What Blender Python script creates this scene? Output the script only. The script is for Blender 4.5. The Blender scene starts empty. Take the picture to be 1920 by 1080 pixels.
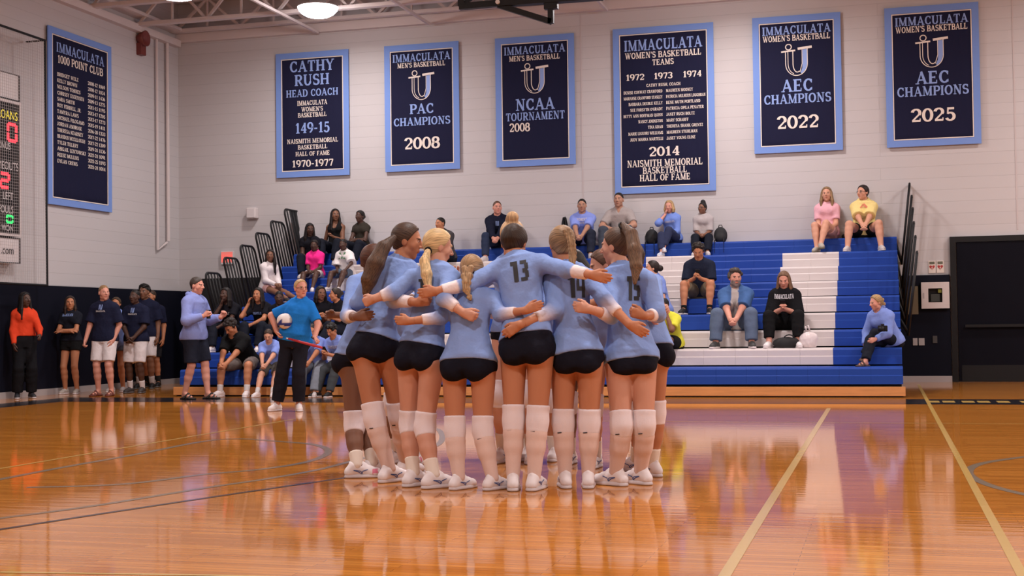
import bpy, math, random
import numpy as np
from mathutils import Matrix, Vector
D = bpy.data
SC = bpy.context.scene
COL = SC.collection
rng = random.Random(7)
# ------------------------------------------------------------------ camera
FPX, YAW, PIT, ROL, CAMH = 2500.0, .2714, .0279, .0132, 1.12
def cam_axes():
    cy, sy, cp, sp = math.cos(YAW), math.sin(YAW), math.cos(PIT), math.sin(PIT)
    fw = np.array([-sy*cp, cy*cp, sp]); rt = np.array([cy, sy, 0.]); up = np.cross(rt, fw)
    cr, sr = math.cos(ROL), math.sin(ROL)
    return cr*rt-sr*up, sr*rt+cr*up, fw
RT, UP, FW = cam_axes()
CAM = np.array([0, 0, CAMH])
cd = D.cameras.new('camera'); cam = D.objects.new('camera', cd); COL.objects.link(cam)
cd.sensor_width = 36; cd.lens = 36*FPX/1920; cd.clip_end = 200
cam.matrix_world = Matrix([[RT[0], UP[0], -FW[0], 0], [RT[1], UP[1], -FW[1], 0], [RT[2], UP[2], -FW[2], CAMH], [0, 0, 0, 1]])
SC.camera = cam
cd.dof.use_dof = False
def ray(x, y): return FW+RT*(x-960)/FPX-UP*(y-540)/FPX
def onZ(x, y, z=0.): d = ray(x, y); return CAM+d*((z-CAMH)/d[2])
def onY(x, y, Y): d = ray(x, y); return CAM+d*(Y/d[1])
def onX(x, y, X): d = ray(x, y); return CAM+d*(X/d[0])
# ------------------------------------------------------------------ world, lamps, exposure
w = D.worlds.new('world'); SC.world = w; w.use_nodes = True
w.node_tree.nodes['Background'].inputs[0].default_value = (1, .93, .9, 1)
w.node_tree.nodes['Background'].inputs[1].default_value = .02
SC.view_settings.view_transform = 'Standard'; SC.view_settings.look = 'None'
SC.view_settings.exposure = 0.0; SC.view_settings.gamma = 1.0; SC.view_settings.use_curve_mapping = False
LAMP_W = 42.0
LAMP_AREA_W = 196.0
LAMP_COL = (1.0, .92, .91)
# ------------------------------------------------------------------ room numbers
XL, XR, YB, YF, ZC = -14.27, 13.5, 25.16, -5.0, 8.05
RISE, RUN, RY0, S1 = .2715, .567, 20.18, .44       # bleacher row rise, run, first nose, first seat
def rowz(n): return S1+RISE*(n-1)
def rowy(n): return RY0+RUN*(n-1)
LAMPS = [(-10.0, 22.75, 7.04), (-2.6, 22.75, 7.04), (4.8, 22.75, 7.04), (11.0, 22.75, 7.04)]
LAMPS += [(xx, 17.6, 6.17) for xx in (-9.98, -2.6, 4.8, 11.0)]
for yy in (10.4, 3.2): LAMPS += [(xx, yy, 7.04) for xx in (-10.0, -2.6, 4.8, 11.0)]
# ------------------------------------------------------------------ material helpers
MATS = {}
def mat(name, col, rough=.6, metal=0., emit=None, es=1., spec=.5, coat=0.):
    if name in MATS: return MATS[name]
    m = D.materials.new(name); m.use_nodes = True; b = m.node_tree.nodes['Principled BSDF']
    b.inputs['Base Color'].default_value = (*col, 1); b.inputs['Roughness'].default_value = rough
    b.inputs['Metallic'].default_value = metal; b.inputs['Specular IOR Level'].default_value = spec
    b.inputs['Coat Weight'].default_value = coat
    if emit: b.inputs['Emission Color'].default_value = (*emit, 1); b.inputs['Emission Strength'].default_value = es
    MATS[name] = m; return m
def nd(m, t, **kw):
    n = m.node_tree.nodes.new(t)
    for k, v in kw.items():
        if k in n.inputs.keys() if isinstance(k, str) else False: n.inputs[k].default_value = v
        else: setattr(n, k, v)
    return n
def lk(m, a, b): m.node_tree.links.new(a, b)
def bump_noise(m, scale, strength, dist=.01, vec='Object', sv=(1, 1, 1), detail=3):
    b = m.node_tree.nodes['Principled BSDF']
    tc = nd(m, 'ShaderNodeTexCoord'); mp = nd(m, 'ShaderNodeMapping'); mp.inputs['Scale'].default_value = sv
    no = nd(m, 'ShaderNodeTexNoise'); no.inputs['Scale'].default_value = scale; no.inputs['Detail'].default_value = detail
    bu = nd(m, 'ShaderNodeBump'); bu.inputs['Strength'].default_value = strength; bu.inputs['Distance'].default_value = dist
    lk(m, tc.outputs[vec], mp.inputs[0]); lk(m, mp.outputs[0], no.inputs['Vector'])
    lk(m, no.outputs[0], bu.inputs['Height']); lk(m, bu.outputs[0], b.inputs['Normal'])
    return no
def tint_noise(m, col, amount, scale, sv=(1, 1, 1), vec='Object'):
    b = m.node_tree.nodes['Principled BSDF']
    tc = nd(m, 'ShaderNodeTexCoord'); mp = nd(m, 'ShaderNodeMapping'); mp.inputs['Scale'].default_value = sv
    no = nd(m, 'ShaderNodeTexNoise'); no.inputs['Scale'].default_value = scale; no.inputs['Detail'].default_value = 4
    mx = nd(m, 'ShaderNodeMix', data_type='RGBA')
    mx.inputs[6].default_value = (*[c*(1-amount) for c in col], 1); mx.inputs[7].default_value = (*[min(1, c*(1+amount)) for c in col], 1)
    lk(m, tc.outputs[vec], mp.inputs[0]); lk(m, mp.outputs[0], no.inputs['Vector']); lk(m, no.outputs[0], mx.inputs[0]); lk(m, mx.outputs[2], b.inputs['Base Color'])
def attr_mat(name, rough, bump=None, spec=.3, sss=0., hair=False):
    m = mat(name, (.5, .5, .5), rough, spec=spec); b = m.node_tree.nodes['Principled BSDF']
    at = nd(m, 'ShaderNodeAttribute'); at.attribute_name = 'Col'
    if hair:
        st = nd(m, 'ShaderNodeAttribute'); st.attribute_name = 'Str'
        no = nd(m, 'ShaderNodeTexNoise'); no.inputs['Scale'].default_value = 1.0; no.inputs['Detail'].default_value = 4
        lk(m, st.outputs['Vector'], no.inputs['Vector'])
        mr = nd(m, 'ShaderNodeMapRange'); mr.inputs[1].default_value = .3; mr.inputs[2].default_value = .7; mr.inputs[3].default_value = .45; mr.inputs[4].default_value = 1.45
        lk(m, no.outputs[0], mr.inputs[0])
        mx = nd(m, 'ShaderNodeVectorMath', operation='SCALE'); lk(m, at.outputs['Color'], mx.inputs[0]); lk(m, mr.outputs[0], mx.inputs['Scale'])
        lk(m, mx.outputs[0], b.inputs['Base Color'])
        bu = nd(m, 'ShaderNodeBump'); bu.inputs['Strength'].default_value = .6; bu.inputs['Distance'].default_value = .006
        lk(m, no.outputs[0], bu.inputs['Height']); lk(m, bu.outputs[0], b.inputs['Normal'])
    else:
        lk(m, at.outputs['Color'], b.inputs['Base Color'])
        if bump: bump_noise(m, *bump)
    return m
M_SKIN = attr_mat('skin', .5, (60, .08, .004), spec=.3)
M_CLOTH = attr_mat('cloth', .85, (9, .55, .03), spec=.08)
M_HAIR = attr_mat('hair', .5, hair=True, spec=.25)
M_SHOE = attr_mat('shoe_leather', .55, (40, .15, .004), spec=.3)
M_SOCK = attr_mat('knit', .9, (140, .25, .004), spec=.1)
# ------------------------------------------------------------------ mesh helpers
def link(o, parent=None):
    COL.objects.link(o)
    if parent is not None: o.parent = parent
    return o
def mesh(name, V, F, m, parent=None, smooth=False, loc=None, attrs=None):
    V = np.asarray(V, np.float32)
    me = D.meshes.new(name)
    if isinstance(F, np.ndarray):
        k = F.shape[1]; me.vertices.add(len(V)); me.vertices.foreach_set('co', V.ravel())
        me.loops.add(F.size); me.loops.foreach_set('vertex_index', F.astype(np.int32).ravel())
        me.polygons.add(len(F)); me.polygons.foreach_set('loop_start', np.arange(0, F.size, k, dtype=np.int32))
        me.update(calc_edges=True)
    else: me.from_pydata([tuple(map(float, v)) for v in V], [], [tuple(f) for f in F])
    for nm, arr in (attrs or {}).items():
        if nm == 'Col':
            a = me.color_attributes.new('Col', 'FLOAT_COLOR', 'POINT'); c = np.ones((len(V), 4), np.float32); c[:, :3] = arr; a.data.foreach_set('color', c.ravel())
        else:
            a = me.attributes.new(nm, 'FLOAT_VECTOR', 'POINT'); a.data.foreach_set('vector', np.asarray(arr, np.float32).ravel())
    if smooth: me.polygons.foreach_set('use_smooth', np.ones(len(me.polygons), bool))
    me.materials.append(m); me.update(); me.validate()
    o = D.objects.new(name, me); link(o, parent)
    if loc is not None: o.location = loc
    return o
def empty(name, loc):
    o = D.objects.new(name, None); o.empty_display_size = .1; COL.objects.link(o); o.location = loc; return o
def tag(o, label=None, cat=None, group=None, kind=None):
    if label: o['label'] = label
    if cat: o['category'] = cat
    if group: o['group'] = group
    if kind: o['kind'] = kind
    return o
def wloc(o):
    p = np.zeros(3)
    while o is not None: p = p+np.array(o.location); o = o.parent
    return p
class MB:
    def __init__(s): s.V = []; s.F = []
    def add(s, V, F):
        n = len(s.V); s.V += [tuple(map(float, v)) for v in V]; s.F += [tuple(i+n for i in f) for f in F]; return s
    def box(s, a, b):
        x0, y0, z0 = np.minimum(a, b); x1, y1, z1 = np.maximum(a, b)
        return s.add([(x0, y0, z0), (x1, y0, z0), (x1, y1, z0), (x0, y1, z0), (x0, y0, z1), (x1, y0, z1), (x1, y1, z1), (x0, y1, z1)],
                     [(3, 2, 1, 0), (4, 5, 6, 7), (0, 1, 5, 4), (1, 2, 6, 5), (2, 3, 7, 6), (3, 0, 4, 7)])
    def bar(s, a, b, w, t=None, up=(0, 0, 1)):
        a, b = np.array(a, float), np.array(b, float); t = t or w
        d = (b-a)/np.linalg.norm(b-a); u = np.array(up, float)
        if abs(d@u) > .95: u = np.array([1., 0, 0])
        x = np.cross(d, u); x /= np.linalg.norm(x); y = np.cross(x, d)
        V = [p+x*sx*w/2+y*sy*t/2 for p in (a, b) for sx, sy in ((-1, -1), (1, -1), (1, 1), (-1, 1))]
        return s.add(V, [(3, 2, 1, 0), (4, 5, 6, 7), (0, 1, 5, 4), (1, 2, 6, 5), (2, 3, 7, 6), (3, 0, 4, 7)])
    def tube(s, pts, r, n=8, cap=True):
        P = [np.array(p, float) for p in pts]; rs = r if hasattr(r, '__len__') else [r]*len(P)
        rings = []; prev = None
        for i, p in enumerate(P):
            d = (P[min(i+1, len(P)-1)]-P[max(i-1, 0)]); d /= np.linalg.norm(d)+1e-9
            if prev is None: prev = np.array([0, 0, 1.]) if abs(d[2]) < .9 else np.array([1., 0, 0])
            x = prev-d*(prev@d); x /= np.linalg.norm(x)+1e-9; y = np.cross(d, x); prev = x
            rings.append([p+rs[i]*(x*math.cos(2*math.pi*k/n)+y*math.sin(2*math.pi*k/n)) for k in range(n)])
        V = [v for rg in rings for v in rg]; F = []
        for i in range(len(P)-1):
            for k in range(n): F.append((i*n+k, i*n+(k+1) % n, (i+1)*n+(k+1) % n, (i+1)*n+k))
        if cap: F += [tuple(range(n))[::-1], tuple((len(P)-1)*n+k for k in range(n))]
        return s.add(V, F)
    def lathe(s, prof, c, n=32, axis=2):
        V = []; F = []
        for r, z in prof:
            for k in range(n):
                a = 2*math.pi*k/n; V.append(np.array(c)+np.array([r*math.cos(a), r*math.sin(a), z]))
        for i in range(len(prof)-1):
            for k in range(n): F.append((i*n+k, i*n+(k+1) % n, (i+1)*n+(k+1) % n, (i+1)*n+k))
        return s.add(V, F)
    def build(s, name, m, parent=None, smooth=False, loc=None, bevel=0):
        V = np.array(s.V)
        pl = wloc(parent)
        if loc is not None: V = V-np.array(loc)
        elif parent is not None: V = V-pl
        o = mesh(name, V, s.F, m, parent, smooth, loc)
        if bevel:
            b = o.modifiers.new('bevel', 'BEVEL'); b.width = bevel; b.segments = 2; b.limit_method = 'ANGLE'
        return o
# ------------------------------------------------------------------ serif lettering
def _q(x0, y0, x1, y1, w0, w1=None):
    w1 = w0 if w1 is None else w1; d = math.hypot(x1-x0, y1-y0) or 1; nx, ny = -(y1-y0)/d, (x1-x0)/d
    return [(x0-nx*w0/2, y0-ny*w0/2), (x1-nx*w1/2, y1-ny*w1/2), (x1+nx*w1/2, y1+ny*w1/2), (x0+nx*w0/2, y0+ny*w0/2)]
TK, TN = .215, .115
def _v(x, y0=0, y1=1, w=TK): return [_q(x, y0, x, y1, w)]
def _h(x0, x1, y, w=TN): return [_q(x0, y, x1, y, w)]
def _sf(x, y, l=.36): return [_q(x-l/2, y, x+l/2, y, .085)]
def _arc(cx, cy, rx, ry, a0, a1, tk=TK, tn=TN, n=10):
    P = []; a0, a1 = math.radians(a0), math.radians(a1)
    for i in range(n):
        qs = []
        for t in (i, i+1):
            a = a0+(a1-a0)*t/n; w = tn+(tk-tn)*abs(math.cos(a)); c, s = math.cos(a), math.sin(a)
            qs.append(((cx+(rx-w/2)*c, cy+(ry-w/2)*s), (cx+(rx+w/2)*c, cy+(ry+w/2)*s)))
        P.append([qs[0][0], qs[0][1], qs[1][1], qs[1][0]])
    return P
def _stem(x, y0=0, y1=1): return _v(x, y0, y1)+_sf(x, .043)+_sf(x, .957)
B, T = .05, .95
GL = {
 'A': (.95, _q(.14, 0, .47, 1, .10) and [_q(.14, 0, .47, 1, .10), _q(.45, 1, .80, 0, .19)]+_h(.26, .68, .33)+_sf(.14, .043, .3)+_sf(.80, .043, .34)),
 'B': (.82, _stem(.2)+_h(.2, .5, B)+_h(.2, .5, T)+_h(.2, .5, .52)+_arc(.46, .735, .22, .215, -90, 90)+_arc(.48, .285, .26, .235, -90, 90)),
 'C': (.85, _arc(.47, .5, .33, .45, 40, 320)+_v(.72, .66, .95, .09)+_v(.74, .08, .3, .07)),
 'D': (.92, _stem(.2)+_h(.2, .45, B)+_h(.2, .45, T)+_arc(.42, .5, .36, .45, -90, 90)),
 'E': (.8, _stem(.2)+_h(.2, .7, B)+_h(.2, .68, T)+_h(.2, .55, .5)+_v(.68, .03, .28, .08)+_v(.66, .74, .97, .08)+_v(.54, .4, .6, .07)),
 'F': (.76, _stem(.2)+_h(.2, .68, T)+_h(.2, .55, .5)+_v(.66, .72, .97, .08)+_v(.54, .4, .6, .07)),
 'G': (.92, _arc(.47, .5, .33, .45, 40, 320)+_v(.72, .68, .95, .08)+_v(.72, .05, .42)+_sf(.72, .43, .32)),
 'H': (.98, _stem(.2)+_stem(.76)+_h(.2, .76, .5)),
 'I': (.44, _stem(.22)),
 'J': (.6, _v(.38, .25, 1)+_sf(.38, .957)+_arc(.24, .25, .19, .22, 180, 360)),
 'K': (.94, _stem(.2)+[_q(.24, .42, .72, .97, .1), _q(.4, .58, .76, .03, .19)]+_sf(.72, .957, .3)+_sf(.78, .043, .32)),
 'L': (.78, _stem(.2)+_h(.2, .7, B)+_v(.68, .03, .32, .08)),
 'M': (1.14, [_q(.18, 0, .18, 1, .09), _q(.2, 1, .57, .05, .19), _q(.57, .05, .92, 1, .1)]+_v(.92)+_sf(.18, .043, .3)+_sf(.92, .043)+_sf(.16, .957, .28)+_sf(.96, .957, .28)),
 'N': (.98, [_q(.2, 0, .2, 1, .1), _q(.2, 1, .78, 0, .2), _q(.78, 0, .78, 1, .1)]+_sf(.2, .043, .32)+_sf(.16, .957, .26)+_sf(.78, .957, .32)),
 'O': (.92, _arc(.46, .5, .34, .45, 0, 360, n=18)),
 'P': (.78, _stem(.2)+_h(.2, .48, T)+_h(.2, .48, .46)+_arc(.45, .705, .25, .245, -90, 90)),
 'Q': (.92, _arc(.46, .5, .34, .45, 0, 360, n=18)+[_q(.5, .15, .8, -.12, .15)]),
 'R': (.9, _stem(.2)+_h(.2, .48, T)+_h(.2, .48, .48)+_arc(.45, .715, .25, .235, -90, 90)+[_q(.44, .5, .74, .04, .19)]+_sf(.76, .043, .28)),
 'S': (.74, _arc(.37, .73, .24, .22, 30, 270)+_arc(.37, .275, .26, .23, 90, -150)+_v(.6, .7, .97, .07)+_v(.12, .03, .3, .07)),
 'T': (.84, _v(.42)+_sf(.42, .043)+_h(.06, .78, T)+_v(.08, .72, .97, .08)+_v(.76, .72, .97, .08)),
 'U': (.94, _v(.2, .35, 1)+_sf(.2, .957)+_arc(.46, .35, .26, .31, 180, 360)+_v(.74, .35, 1, .1)+_sf(.74, .957, .3)),
 'V': (.92, [_q(.15, 1, .48, 0, .19), _q(.48, 0, .78, 1, .1)]+_sf(.15, .957, .34)+_sf(.78, .957, .28)),
 'W': (1.26, [_q(.14, 1, .4, 0, .18), _q(.4, 0, .64, .9, .1), _q(.6, 1, .86, 0, .18), _q(.86, 0, 1.12, 1, .1)]+_sf(.14, .957, .3)+_sf(.6, .957, .28)+_sf(1.12, .957, .26)),
 'X': (.92, [_q(.14, 1, .78, 0, .19), _q(.14, 0, .76, 1, .1)]+_sf(.16, .957, .3)+_sf(.76, .957, .28)+_sf(.14, .043, .28)+_sf(.78, .043, .3)),
 'Y': (.9, [_q(.14, 1, .46, .45, .19), _q(.46, .45, .76, 1, .1)]+_v(.46, 0, .47)+_sf(.46, .043)+_sf(.14, .957, .32)+_sf(.76, .957, .28)),
 'Z': (.8, _h(.12, .7, T)+_h(.1, .7, B)+[_q(.14, .06, .64, .94, .18)]+_v(.14, .72, .97, .08)+_v(.7, .03, .3, .08)),
 '0': (.72, _arc(.36, .5, .27, .46, 0, 360, n=18)), '1': (.6, _v(.32)+_sf(.32, .043, .42)+[_q(.1, .78, .32, .95, .1)]),
 '2': (.72, _arc(.35, .7, .25, .26, 170, -35)+[_q(.55, .58, .12, .1, .12)]+_h(.08, .62, .075, .15)+_v(.61, .03, .26, .07)),
 '3': (.7, _arc(.33, .74, .23, .22, 160, -90)+_arc(.33, .27, .26, .24, 90, -160)),
 '4': (.76, _v(.5)+_sf(.5, .043)+_h(.06, .7, .3, .11)+[_q(.1, .3, .5, .95, .1)]),
 '5': (.7, _arc(.33, .31, .26, .29, 125, -155)+_h(.15, .6, .92, .16)+[_q(.17, .5, .2, .95, .1)]),
 '6': (.72, _arc(.37, .31, .26, .28, 0, 360, n=14)+_arc(.5, .4, .39, .55, 100, 190)),
 '7': (.7, _h(.08, .64, .92, .16)+[_q(.6, .9, .3, 0, .17)]+_v(.1, .7, .97, .07)),
 '8': (.72, _arc(.36, .73, .22, .22, 0, 360, n=14)+_arc(.36, .28, .26, .25, 0, 360, n=14)),
 '9': (.72, _arc(.35, .69, .26, .28, 0, 360, n=14)+_arc(.22, .6, .39, .55, -80, 10)),
 '-': (.5, _h(.08, .42, .4, .13)), ',': (.3, [_q(.16, .12, .1, -.15, .12)]), '.': (.3, _v(.15, 0, .15, .15)), "'": (.28, [_q(.16, 1, .11, .7, .13)]),
 ' ': (.4, [])}
def serif(text, gap=.03):
    x = 0; P = []
    for ch in text:
        w, g = GL[ch]; P += [[(px+x, py) for px, py in q] for q in g]; x += w+gap
    return P, x-gap
def put_text(mb, text, cx, cy, h, wd, pl, off, align='c', bold=1.0):
    P, tw = serif(text); sx = wd/tw if wd else h
    x0 = cx-(tw*sx/2 if align == 'c' else tw*sx if align == 'r' else 0)
    for i, q in enumerate(P): mb.add([pl(x0+a*sx, cy+(b-.5)*h, off+.0005*(i % 9)) for a, b in q], [(0, 1, 2, 3)])
def sans(text, h, sx=1.0):
    c = D.curves.new('t', 'FONT'); c.body = text; c.size = h; c.resolution_u = 3; c.align_x = 'LEFT'
    o = D.objects.new('t', c); COL.objects.link(o)
    dg = bpy.context.evaluated_depsgraph_get(); me = D.meshes.new_from_object(o.evaluated_get(dg))
    V = np.array([v.co[:] for v in me.vertices]); F = [tuple(p.vertices) for p in me.polygons]
    D.objects.remove(o); D.curves.remove(c); D.meshes.remove(me)
    V[:, 0] -= V[:, 0].min(); V[:, 0] *= sx
    return V, F
# ================================================================== the hall
M_FLOOR = mat('maple_floor', (.42, .19, .06), .06, spec=.5)
def floor_nodes(m):
    b = m.node_tree.nodes['Principled BSDF']; tc = nd(m, 'ShaderNodeTexCoord')
    br = nd(m, 'ShaderNodeTexBrick'); br.offset = .37; br.inputs['Scale'].default_value = 1
    br.inputs['Brick Width'].default_value = 1.1; br.inputs['Row Height'].default_value = .057
    br.inputs['Mortar Size'].default_value = .0012; br.inputs['Bias'].default_value = 0
    br.inputs['Color1'].default_value = (.58, .225, .036, 1); br.inputs['Color2'].default_value = (.44, .155, .021, 1); br.inputs['Mortar'].default_value = (.16, .06, .018, 1)
    lk(m, tc.outputs['Object'], br.inputs['Vector'])
    mp = nd(m, 'ShaderNodeMapping'); mp.inputs['Scale'].default_value = (1.2, 22, 1); lk(m, tc.outputs['Object'], mp.inputs[0])
    no = nd(m, 'ShaderNodeTexNoise'); no.inputs['Scale'].default_value = 1.5; no.inputs['Detail'].default_value = 5; lk(m, mp.outputs[0], no.inputs['Vector'])
    mr = nd(m, 'ShaderNodeMapRange'); mr.inputs[3].default_value = .75; mr.inputs[4].default_value = 1.25; lk(m, no.outputs[0], mr.inputs[0])
    sc = nd(m, 'ShaderNodeVectorMath', operation='SCALE'); lk(m, br.outputs['Color'], sc.inputs[0]); lk(m, mr.outputs[0], sc.inputs['Scale'])
    lk(m, sc.outputs[0], b.inputs['Base Color'])
    mp2 = nd(m, 'ShaderNodeMapping'); mp2.inputs['Scale'].default_value = (.9, 9, 1); lk(m, tc.outputs['Object'], mp2.inputs[0])
    n2 = nd(m, 'ShaderNodeTexNoise'); n2.inputs['Scale'].default_value = 1.6; n2.inputs['Detail'].default_value = 2; lk(m, mp2.outputs[0], n2.inputs['Vector'])
    bu = nd(m, 'ShaderNodeBump'); bu.inputs['Strength'].default_value = .05; bu.inputs['Distance'].default_value = .01
    lk(m, n2.outputs[0], bu.inputs['Height']); lk(m, bu.outputs[0], b.inputs['Normal'])
    b.inputs['IOR'].default_value = 1.38
floor_nodes(M_FLOOR)
def block_mat(name, col, axis):
    m = mat(name, col, .75, spec=.25); b = m.node_tree.nodes['Principled BSDF']
    tc = nd(m, 'ShaderNodeTexCoord'); sp = nd(m, 'ShaderNodeSeparateXYZ'); cb = nd(m, 'ShaderNodeCombineXYZ')
    lk(m, tc.outputs['Object'], sp.inputs[0]); lk(m, sp.outputs[axis], cb.inputs[0]); lk(m, sp.outputs[2], cb.inputs[1])
    br = nd(m, 'ShaderNodeTexBrick'); br.offset = .5; br.inputs['Scale'].default_value = 1; br.inputs['Brick Width'].default_value = 60.0; br.inputs['Row Height'].default_value = .216
    br.inputs['Mortar Size'].default_value = .006; br.inputs['Mortar Smooth'].default_value = .6
    br.inputs['Color1'].default_value = (*col, 1); br.inputs['Color2'].default_value = (*[c*.97 for c in col], 1); br.inputs['Mortar'].default_value = (*[c*.84 for c in col], 1)
    lk(m, cb.outputs[0], br.inputs['Vector']); lk(m, br.outputs['Color'], b.inputs['Base Color'])
    bu = nd(m, 'ShaderNodeBump', invert=True); bu.inputs['Strength'].default_value = .3; bu.inputs['Distance'].default_value = .004
    lk(m, br.outputs['Fac'], bu.inputs['Height']); lk(m, bu.outputs[0], b.inputs['Normal'])
    return m
WALLC = (.515, .49, .495)
M_WB = block_mat('painted_block_back', WALLC, 0); M_WL = block_mat('painted_block_side', WALLC, 1)
M_DECK = mat('roof_deck', (.50, .44, .43), .8); bump_noise(M_DECK, 3, .2)
M_STEEL = mat('painted_steel', (.62, .55, .54), .6); bump_noise(M_STEEL, 20, .05)
M_NAVY = mat('navy_vinyl', (.006, .007, .014), .6, spec=.08); bump_noise(M_NAVY, 30, .05)
M_BLK = mat('black_metal', (.010, .010, .011), .45, spec=.2); bump_noise(M_BLK, 60, .03)
M_BASE = mat('grey_rubber', (.36, .33, .33), .6); bump_noise(M_BASE, 30, .05)
M_BLUE = mat('blue_plastic', (.015, .055, .30), .5, spec=.16); bump_noise(M_BLUE, 60, .05)
M_WHITE = mat('white_plastic', (.60, .54, .53), .5, spec=.35); bump_noise(M_WHITE, 60, .05)
M_WOOD = mat('plywood', (.55, .25, .085), .5); tint_noise(M_WOOD, (.55, .25, .085), .3, 2.0, (1.2, 12, 12))
def struct(name, mb, m, **k): o = mb.build(name, m, **k); o['kind'] = 'structure'; return o
struct('floor', MB().box((XL-.3, YF-.3, -.1), (XR+.3, YB+.3, 0)), M_FLOOR)
struct('wall_back', MB().box((XL-.3, YB, 0), (XR+.3, YB+.3, ZC)), M_WB)
struct('wall_left', MB().box((XL-.3, YF, 0), (XL, YB, ZC)), M_WL)
struct('wall_right', MB().box((XR, YF, 0), (XR+.3, YB, ZC)), M_WL)
struct('wall_front', MB().box((XL-.3, YF-.3, 0), (XR+.3, YF, ZC)), M_WB)
struct('ceiling', MB().box((XL-.3, YF-.3, ZC), (XR+.3, YB+.3, ZC+.2)), M_DECK)
# control joints in the back wall, ledger along the wall top
for i, x in enumerate((-5.55, 2.32)):
    struct('trim_%d' % (i+1), MB().box((x-.012, YB-.006, 2.7), (x+.012, YB+.01, 7.2)), mat('joint_sealant', (.5, .45, .45), .8))
struct('trim_3', MB().box((XL, YB-.12, 7.16), (XR, YB-.001, 7.34)), M_STEEL)
struct('trim_4', MB().box((XL, YF, 7.06), (XL+.14, YB-.12, 7.2)).box((XL+.002, YF, 7.34), (XL+.3, YB-.13, 7.4)), M_STEEL)
# open-web roof joists
jn = 0
for y in [25.0-.12, 23.45, 21.85, 20.25, 18.65, 17.0, 15.4, 12.2, 9.0, 5.8, 2.6, -.6]:
    mb = MB(); zb, zt = 7.2, ZC-.05
    if y > 24: zb = 7.36
    mb.bar((XL+.02, y, zb), (XR, y, zb), .14, .07).bar((XL+.02, y, zt), (XR, y, zt), .14, .08)
    x = XL+.1; k = 0
    while x < XR-1:
        mb.bar((x, y, zb), (x+.75, y, zt), .05).bar((x+.75, y, zt), (x+1.5, y, zb), .05)
        mb.bar((x+.75, y, zt), (x+.75, y, zb), .035); x += 1.5
    o = struct('roof_joist' , mb, M_STEEL)
for x in (-11.0, -8.6, -5.0, -1.2, 3):
    struct('roof_bridging', MB().bar((x, 15, 7.14), (x, YB-.15, 7.14), .05).bar((x+.02, 15, ZC-.06), (x+.02, YB-.15, ZC-.06), .05), M_STEEL)
# navy wall padding, base strips
struct('wall_padding_left', MB().box((XL, 2, .11), (XL+.06, YB-.02, 1.93)), M_NAVY, bevel=.01)
struct('wall_padding_back', MB().box((XL+.06, YB-.05, .11), (1.16, YB-.001, 1.925)).box((4.2, YB-.05, .11), (XR, YB-.001, 1.925)), M_NAVY, bevel=.01)
struct('baseboard_left', MB().box((XL, 2, 0), (XL+.08, YB-.03, .11)), M_BASE)
struct('baseboard_back', MB().box((XL+.08, YB-.07, 0), (1.16, YB-.001, .11)), M_BASE)
# dark double door at the right
d = empty('door_1', (2.6, YB, 0)); d['kind'] = 'structure'
M_DOOR = mat('door_paint', (.005, .005, .009), .6, spec=.06); bump_noise(M_DOOR, 40, .04)
MB().box((1.17, YB-.07, 0), (1.27, YB-.002, 2.6)).box((4.1, YB-.07, 0), (4.2, YB-.002, 2.6)).box((1.27, YB-.07, 2.5), (4.1, YB-.002, 2.6)).build('door_frame', M_BLK, d)
for x0, x1 in ((1.28, 2.675), (2.695, 4.09)):
    leaf = MB().box((x0, YB-.05, .015), (x1, YB-.003, 2.495)).build('door_leaf', M_DOOR, d, bevel=.005)
    MB().box((x0+.05, YB-.058, .02), (x1-.05, YB-.049, .3)).build('kick_plate', M_BLK, leaf)
    cx = x1-.12 if x0 < 2 else x0+.12
    MB().bar((x0+.12, YB-.1, 1.0), (x1-.12, YB-.1, 1.0), .05).build('push_bar', M_BLK, leaf)
# ---------------------------------------------------------------- floor markings
FL = [o for o in D.objects if o.name == 'floor'][0]
def line_mesh(name, pts, wd, m, z):
    P = [np.array([p[0], p[1], z]) for p in pts]; V = []
    for i, p in enumerate(P):
        t = P[min(i+1, len(P)-1)]-P[max(i-1, 0)]; t /= np.linalg.norm(t); n = np.array([-t[1], t[0], 0])*wd/2; V += [p-n, p+n]
    F = [(2*i, 2*i+2, 2*i+3, 2*i+1) for i in range(len(P)-1)]
    o = mesh(name, V, F, m, FL); o['kind'] = 'structure'; return o
def paint(name, col):
    m = mat(name, col, .16, spec=.5); m.node_tree.nodes['Principled BSDF'].inputs['IOR'].default_value = 1.42; bump_noise(m, 1.6, .06, .01, 'Object', (.9, 9, 1), 2); return m
P_YEL, P_NVY, P_GRY, P_BLK = paint('yellow_line', (.56, .36, .10)), paint('navy_line', (.03, .02, .03)), paint('grey_line', (.21, .16, .11)), paint('black_border', (.012, .012, .016))
def spl(pts, n=8):
    P = np.array([[p[0], p[1]] for p in pts]); out = []
    for i in range(len(P)-1):
        p0, p1, p2, p3 = P[max(i-1, 0)], P[i], P[i+1], P[min(i+2, len(P)-1)]
        for k in range(n):
            t = k/n; out.append(.5*((2*p1)+(p2-p0)*t+(2*p0-5*p1+4*p2-p3)*t*t+(3*p1-p0-3*p2+p3)*t**3))
    return out+[P[-1]]
line_mesh('border_strip', [(-12.9, 19.1), (XR, 19.1)], 1.2, P_BLK, .0012)
line_mesh('border_strip', [(-12.95, 2), (-12.95, 19.7)], .7, P_BLK, .0013)
line_mesh('court_line', [(-.70, 2), (-.70, 17.6)], .055, P_YEL, .0016)
line_mesh('court_line', [(.56, 2), (.56, 24.3)], .05, P_YEL, .0016)
line_mesh('court_line', [(-7.0, 2), (-7.0, 15.1)], .04, P_YEL, .0016)
line_mesh('court_line', [(-7.02, 15.12), (8, 15.12)], .03, P_YEL, .0017)
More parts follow.
